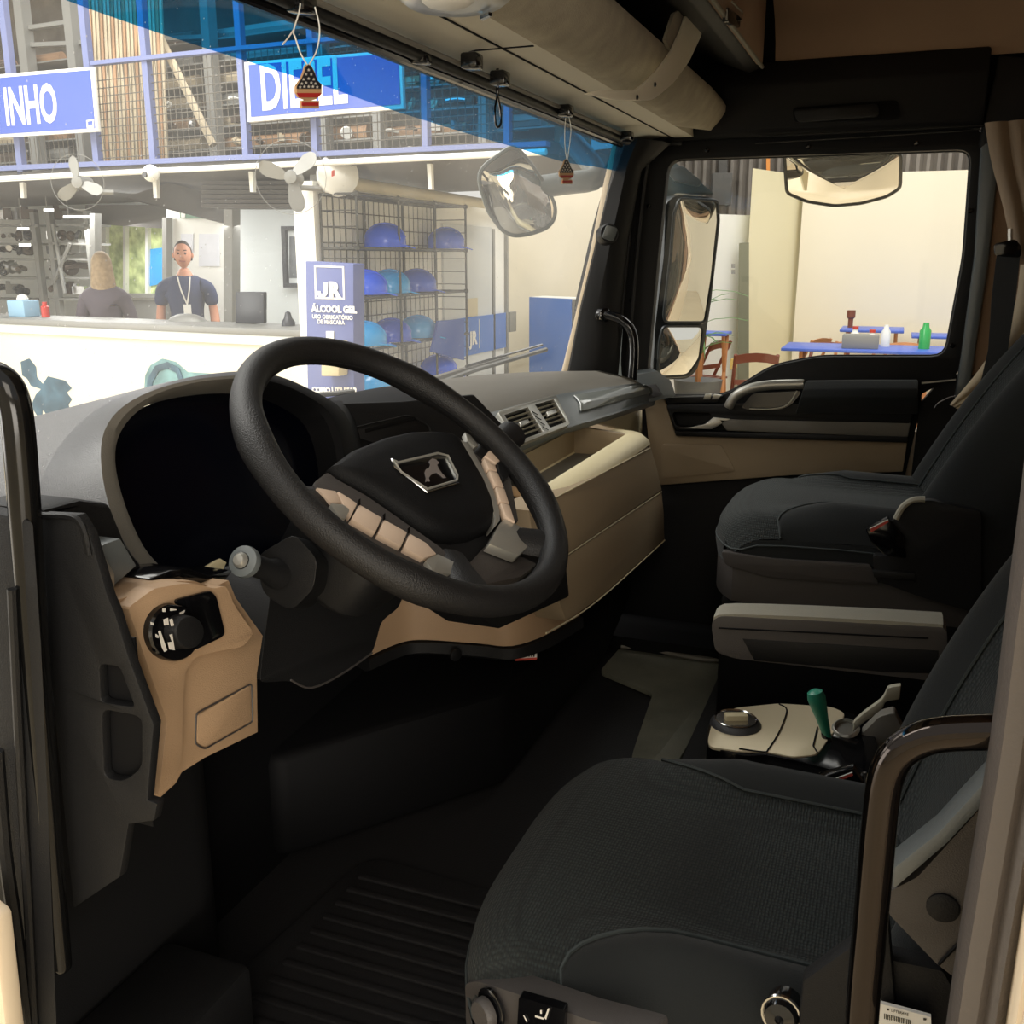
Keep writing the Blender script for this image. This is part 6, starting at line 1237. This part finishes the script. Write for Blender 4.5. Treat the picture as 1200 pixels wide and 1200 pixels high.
# ================================================================== PEOPLE
def person(name, lbl, feet, face, hgt, joints, rad, head, clothes):
    pass
def skinbody(name, verts, edges, radii, m, parent, sub=2):
    me = D.meshes.new(name); off = OFF.get(parent.name, V((0, 0, 0))); me.from_pydata([tuple(v - off) for v in verts], edges, []); o = D.objects.new(name, me); COL.objects.link(o); o.parent = parent; me.materials.append(M[m])
    sk_ = o.modifiers.new('skin', 'SKIN'); sk_.use_smooth_shade = True
    for v, r in zip(me.skin_vertices[0].data, radii): v.radius = r if isinstance(r, tuple) else (r, r)
    me.skin_vertices[0].data[0].use_root = True; s_ = o.modifiers.new('sub', 'SUBSURF'); s_.levels = sub; s_.render_levels = sub
    OFF[o.name] = off; return o
def build_person(lbl, base, fwd, H, arms, hair, shirt, female):
    t = thing('person', lbl, 'person', base); f = V(fwd).normalized(); r_ = V((f.y, -f.x, 0))   # r_: the person's right
    T = lambda x, y, z: base + r_ * x * H + f * y * H + UP * z * H
    vs = [T(0, 0, .53), T(0, 0, .62), T(0, .0, .72), T(0, 0, .80), T(0, 0, .845), T(0, .008, .875)]
    ed = [(0, 1), (1, 2), (2, 3), (3, 4), (4, 5)]; ra_ = [.06 * H, .045 * H, .045 * H, .036 * H, .030 * H, .03 * H]
    bod = [(vs, ed, ra_)]
    for s in (-1, 1):
        k = len(vs); vs += [T(s * .055, 0, .50), T(s * .055, .005, .28), T(s * .055, -.01, .05), T(s * .058, .07, .015)]; ed += [(0, k), (k, k + 1), (k + 1, k + 2), (k + 2, k + 3)]; ra_ += [.055 * H, .04 * H, .026 * H, .02 * H]
        k = len(vs); pts = [T(s * x, y, z) for x, y, z in arms]; vs += pts; ed += [(3, k)] + [(k + i, k + i + 1) for i in range(len(pts) - 1)]; ra_ += [.018 * H, .025 * H, .026 * H, .019 * H, .016 * H][:len(pts)]
    skinbody('body', vs, ed, ra_, 'skin', t)
    # shirt over torso and upper arms, trousers over legs
    v2 = [T(0, 0, .47), T(0, 0, .55), T(0, 0, .63), T(0, 0, .72), T(0, 0, .79), T(0, 0, .838)]; e2_ = [(i, i + 1) for i in range(5)]; r2 = [(.10 * H, .075 * H), (.105 * H, .075 * H), (.095 * H, .072 * H), (.11 * H, .075 * H), (.075 * H, .055 * H), (.042 * H, .04 * H)]
    for s in (-1, 1):
        k = len(v2); L_ = len(arms) if female else 3; pts = [T(s * x, y, z) for x, y, z in (arms[:L_ - 1] if female else arms[:2])]
        if not female: pts[1] = pts[0].lerp(pts[1], .75)
        v2 += pts; e2_ += [(4, k)] + [(k + i, k + i + 1) for i in range(len(pts) - 1)]; r2 += [(.041 * H,) * 2, (.037 * H,) * 2, (.036 * H,) * 2, (.03 * H,) * 2][:len(pts)]
    r2 = [x if isinstance(x, tuple) else (x, x) for x in r2]
    skinbody('shirt', v2, e2_, r2, shirt, t)
    v3 = [T(0, 0, .52)]; e3 = []; r3 = [.095 * H]
    for s in (-1, 1): k = len(v3); v3 += [T(s * .056, 0, .48), T(s * .056, .0, .28), T(s * .056, 0, .06)]; e3 += [(0, k), (k, k + 1), (k + 1, k + 2)]; r3 += [.06 * H, .048 * H, .036 * H]
    skinbody('trousers', v3, e3, r3, 'jeans', t)
    # hands: palm and fingers
    for s in (-1, 1):
        e = T(s * arms[-1][0], arms[-1][1], arms[-1][2]); pv = T(s * arms[-2][0], arms[-2][1], arms[-2][2]); d = (e - pv).normalized(); sd = d.cross(UP).normalized() if abs(d.z) < .9 else f
        vv = [e, e + d * .045 * H]; ee = [(0, 1)]; rr_ = [(.017 * H, .011 * H), (.020 * H, .010 * H)]
        for q in range(4): k = len(vv); b = e + d * .045 * H + sd * (q - 1.5) * .011 * H; vv += [b, b + d * (.022 + .004 * (q in (1, 2))) * H, b + d * .038 * H - f * .004 * H]; ee += [(1, k), (k, k + 1), (k + 1, k + 2)]; rr_ += [(.0058 * H,) * 2, (.0052 * H,) * 2, (.004 * H,) * 2]
        k = len(vv); vv += [e + d * .012 * H + sd * .022 * H, e + d * .034 * H + sd * .034 * H]; ee += [(0, k), (k, k + 1)]; rr_ += [(.007 * H,) * 2, (.005 * H,) * 2]
        skinbody('hand', vv, ee, rr_, 'skin', t, 1)
    hc = T(0, .012, .935); m = MB(); rows = []
    for j in range(15):
        ph = PI * (j + .02) / 14.04; row = []
        for k in range(20):
            a = 2 * PI * k / 20; x = math.sin(ph) * math.cos(a); y = math.sin(ph) * math.sin(a); z = math.cos(ph)
            jaw = 1 - .28 * max(0, -z) ** 1.5; p = V((x * .043 * jaw, y * .052 * (1 - .12 * max(0, -z)), z * .066))
            if y > 0:
                p.y += .013 * math.exp(-((x / .22) ** 2 + ((z + .12) / .2) ** 2)) + .004 * math.exp(-((x / .5) ** 2 + ((z + .5) / .12) ** 2)) - .006 * (math.exp(-(((x - .36) / .2) ** 2 + ((z - .05) / .14) ** 2)) + math.exp(-(((x + .36) / .2) ** 2 + ((z - .05) / .14) ** 2)))
            row.append(hc + (r_ * p.x + f * p.y + UP * p.z) * H)
        rows.append(row)
    m.loft(rows); hd_ = obj('head', m, 'skin', t, ang=180)
    for s in (-1, 1):
        m = MB(); m.ball(hc + (r_ * s * .044 + UP * -.002) * H, .012 * H, 8, (.6, .8, 1.2)); obj('ear', m, 'skin', hd_)
        m = MB(); m.ball(hc + (r_ * s * .0165 + f * .044 + UP * .004) * H, .006 * H, 8); obj('eye', m, 'gloss', hd_)
        m = MB(); m.tube([hc + (r_ * s * .009 + f * .051 + UP * .018) * H, hc + (r_ * s * .024 + f * .047 + UP * .019) * H], .0022 * H, 5); obj('eyebrow', m, 'hairdark', hd_)
    m = MB(); m.tube([hc + (r_ * -.014 + f * .047 + UP * -.034) * H, hc + (f * .052 + UP * -.035) * H, hc + (r_ * .014 + f * .047 + UP * -.034) * H], .003 * H, 6); obj('mouth', m, mat('lips', (160, 96, 84), .5), hd_)
    m = MB(); rows = []
    if not female:
        for j in range(9):
            ph = PI * .62 * (j + .02) / 8; rows.append([hc + (r_ * .047 * math.sin(ph) * math.cos(a) + f * (.056 * math.sin(ph) * math.sin(a) * (1 if math.sin(a) < 0 or ph < .9 else .9) - .006 - .02 * max(0, math.sin(a)) * (j > 4)) + UP * (.071 * math.cos(ph) + .02 * max(0, math.sin(a)) * (j > 4))) * H for a in [2 * PI * k / 20 for k in range(20)]])
        m.loft(rows, caps=False); obj('hair', m, 'hairdark', t)
        m = MB(); p0 = T(-.035, .065, .80); p1 = T(-.015, .078, .70); p2 = T(.0, .08, .645)
        m.tube([T(-.03, .05, .825), T(-.025, .084, .76), T(-.01, .094, .69)], .004 * H, 5); m.tube([T(.03, .05, .825), T(.015, .084, .76), T(-.01, .094, .69)], .004 * H, 5); lab(obj('lanyard', m, 'mark', t), 'pale lanyard')
        m = MB(); c_ = T(-.01, .097, .665); m.prism([c_ + r_ * -.018 * H + UP * .025 * H, c_ + r_ * .018 * H + UP * .025 * H, c_ + r_ * .018 * H - UP * .03 * H, c_ + r_ * -.018 * H - UP * .03 * H], f * .004); lab(obj('badge', m, 'white', t), 'white name badge')
    else:
        for j in range(16):
            u = j / 15
            if u < .5: ph = PI * .5 * (u / .5); rx, ry, zz = .052 * math.sin(ph) + .001, .060 * math.sin(ph) + .001, .074 * math.cos(ph)
            else: v_ = (u - .5) / .5; rx, ry, zz = .052 + .024 * v_ - .02 * v_ ** 4, .060 - .02 * v_, -.20 * v_ + .006 * math.sin(j)
            rows.append([hc + (r_ * rx * math.cos(a) * (1 + .05 * math.sin(9 * a)) + f * ((ry * math.sin(a) if math.sin(a) < 0 else ry * math.sin(a) * max(.05, .8 - 1.6 * max(0, u - .25))) - .012 - .012 * u) + UP * zz) * H for a in [2 * PI * k / 28 for k in range(28)]])
        m.loft(rows, caps=False); lab(obj('hair', m, 'hair', t), 'long blond hair')
    return t
bm_ = B(221, 380, 6.75); Hm = 1.80; zmn = B(219, 283, 6.75).z
build_person('man in a dark blue polo shirt with a white badge standing behind the counter', V((bm_.x, bm_.y, zmn - Hm)), (CAM - bm_) - ba * 1.2, Hm, [(.112, 0, .778), (.130, -.01, .65), (.14, .04, .51), (.135, .05, .47)], 'hairdark', 'polo', False)
bw_ = B(126, 380, 6.5); Hw = 1.70; zwn = B(126, 296, 6.5).z
build_person('woman with long blond hair and grey sweater seen from behind at the counter', V((bw_.x, bw_.y, zwn - Hw)), (bw_ - CAM) + ba * .5, Hw, [(.098, 0, .77), (.13, .02, .64), (.12, .12, .57), (.06, .16, .56)], 'hair', 'sweater', True)
m = MB(); a_ = B(160, 470, 6.6); m.prism(up_rect(B(60, 300, 6.2), B(262, 300, 6.2), GZ, min(zmn - Hm, zwn - Hw) - .0), bn * 1.2); struct('trim_30', m, 'steel')
print('person feet', zmn - Hm, zwn - Hw, 'GZ', GZ)
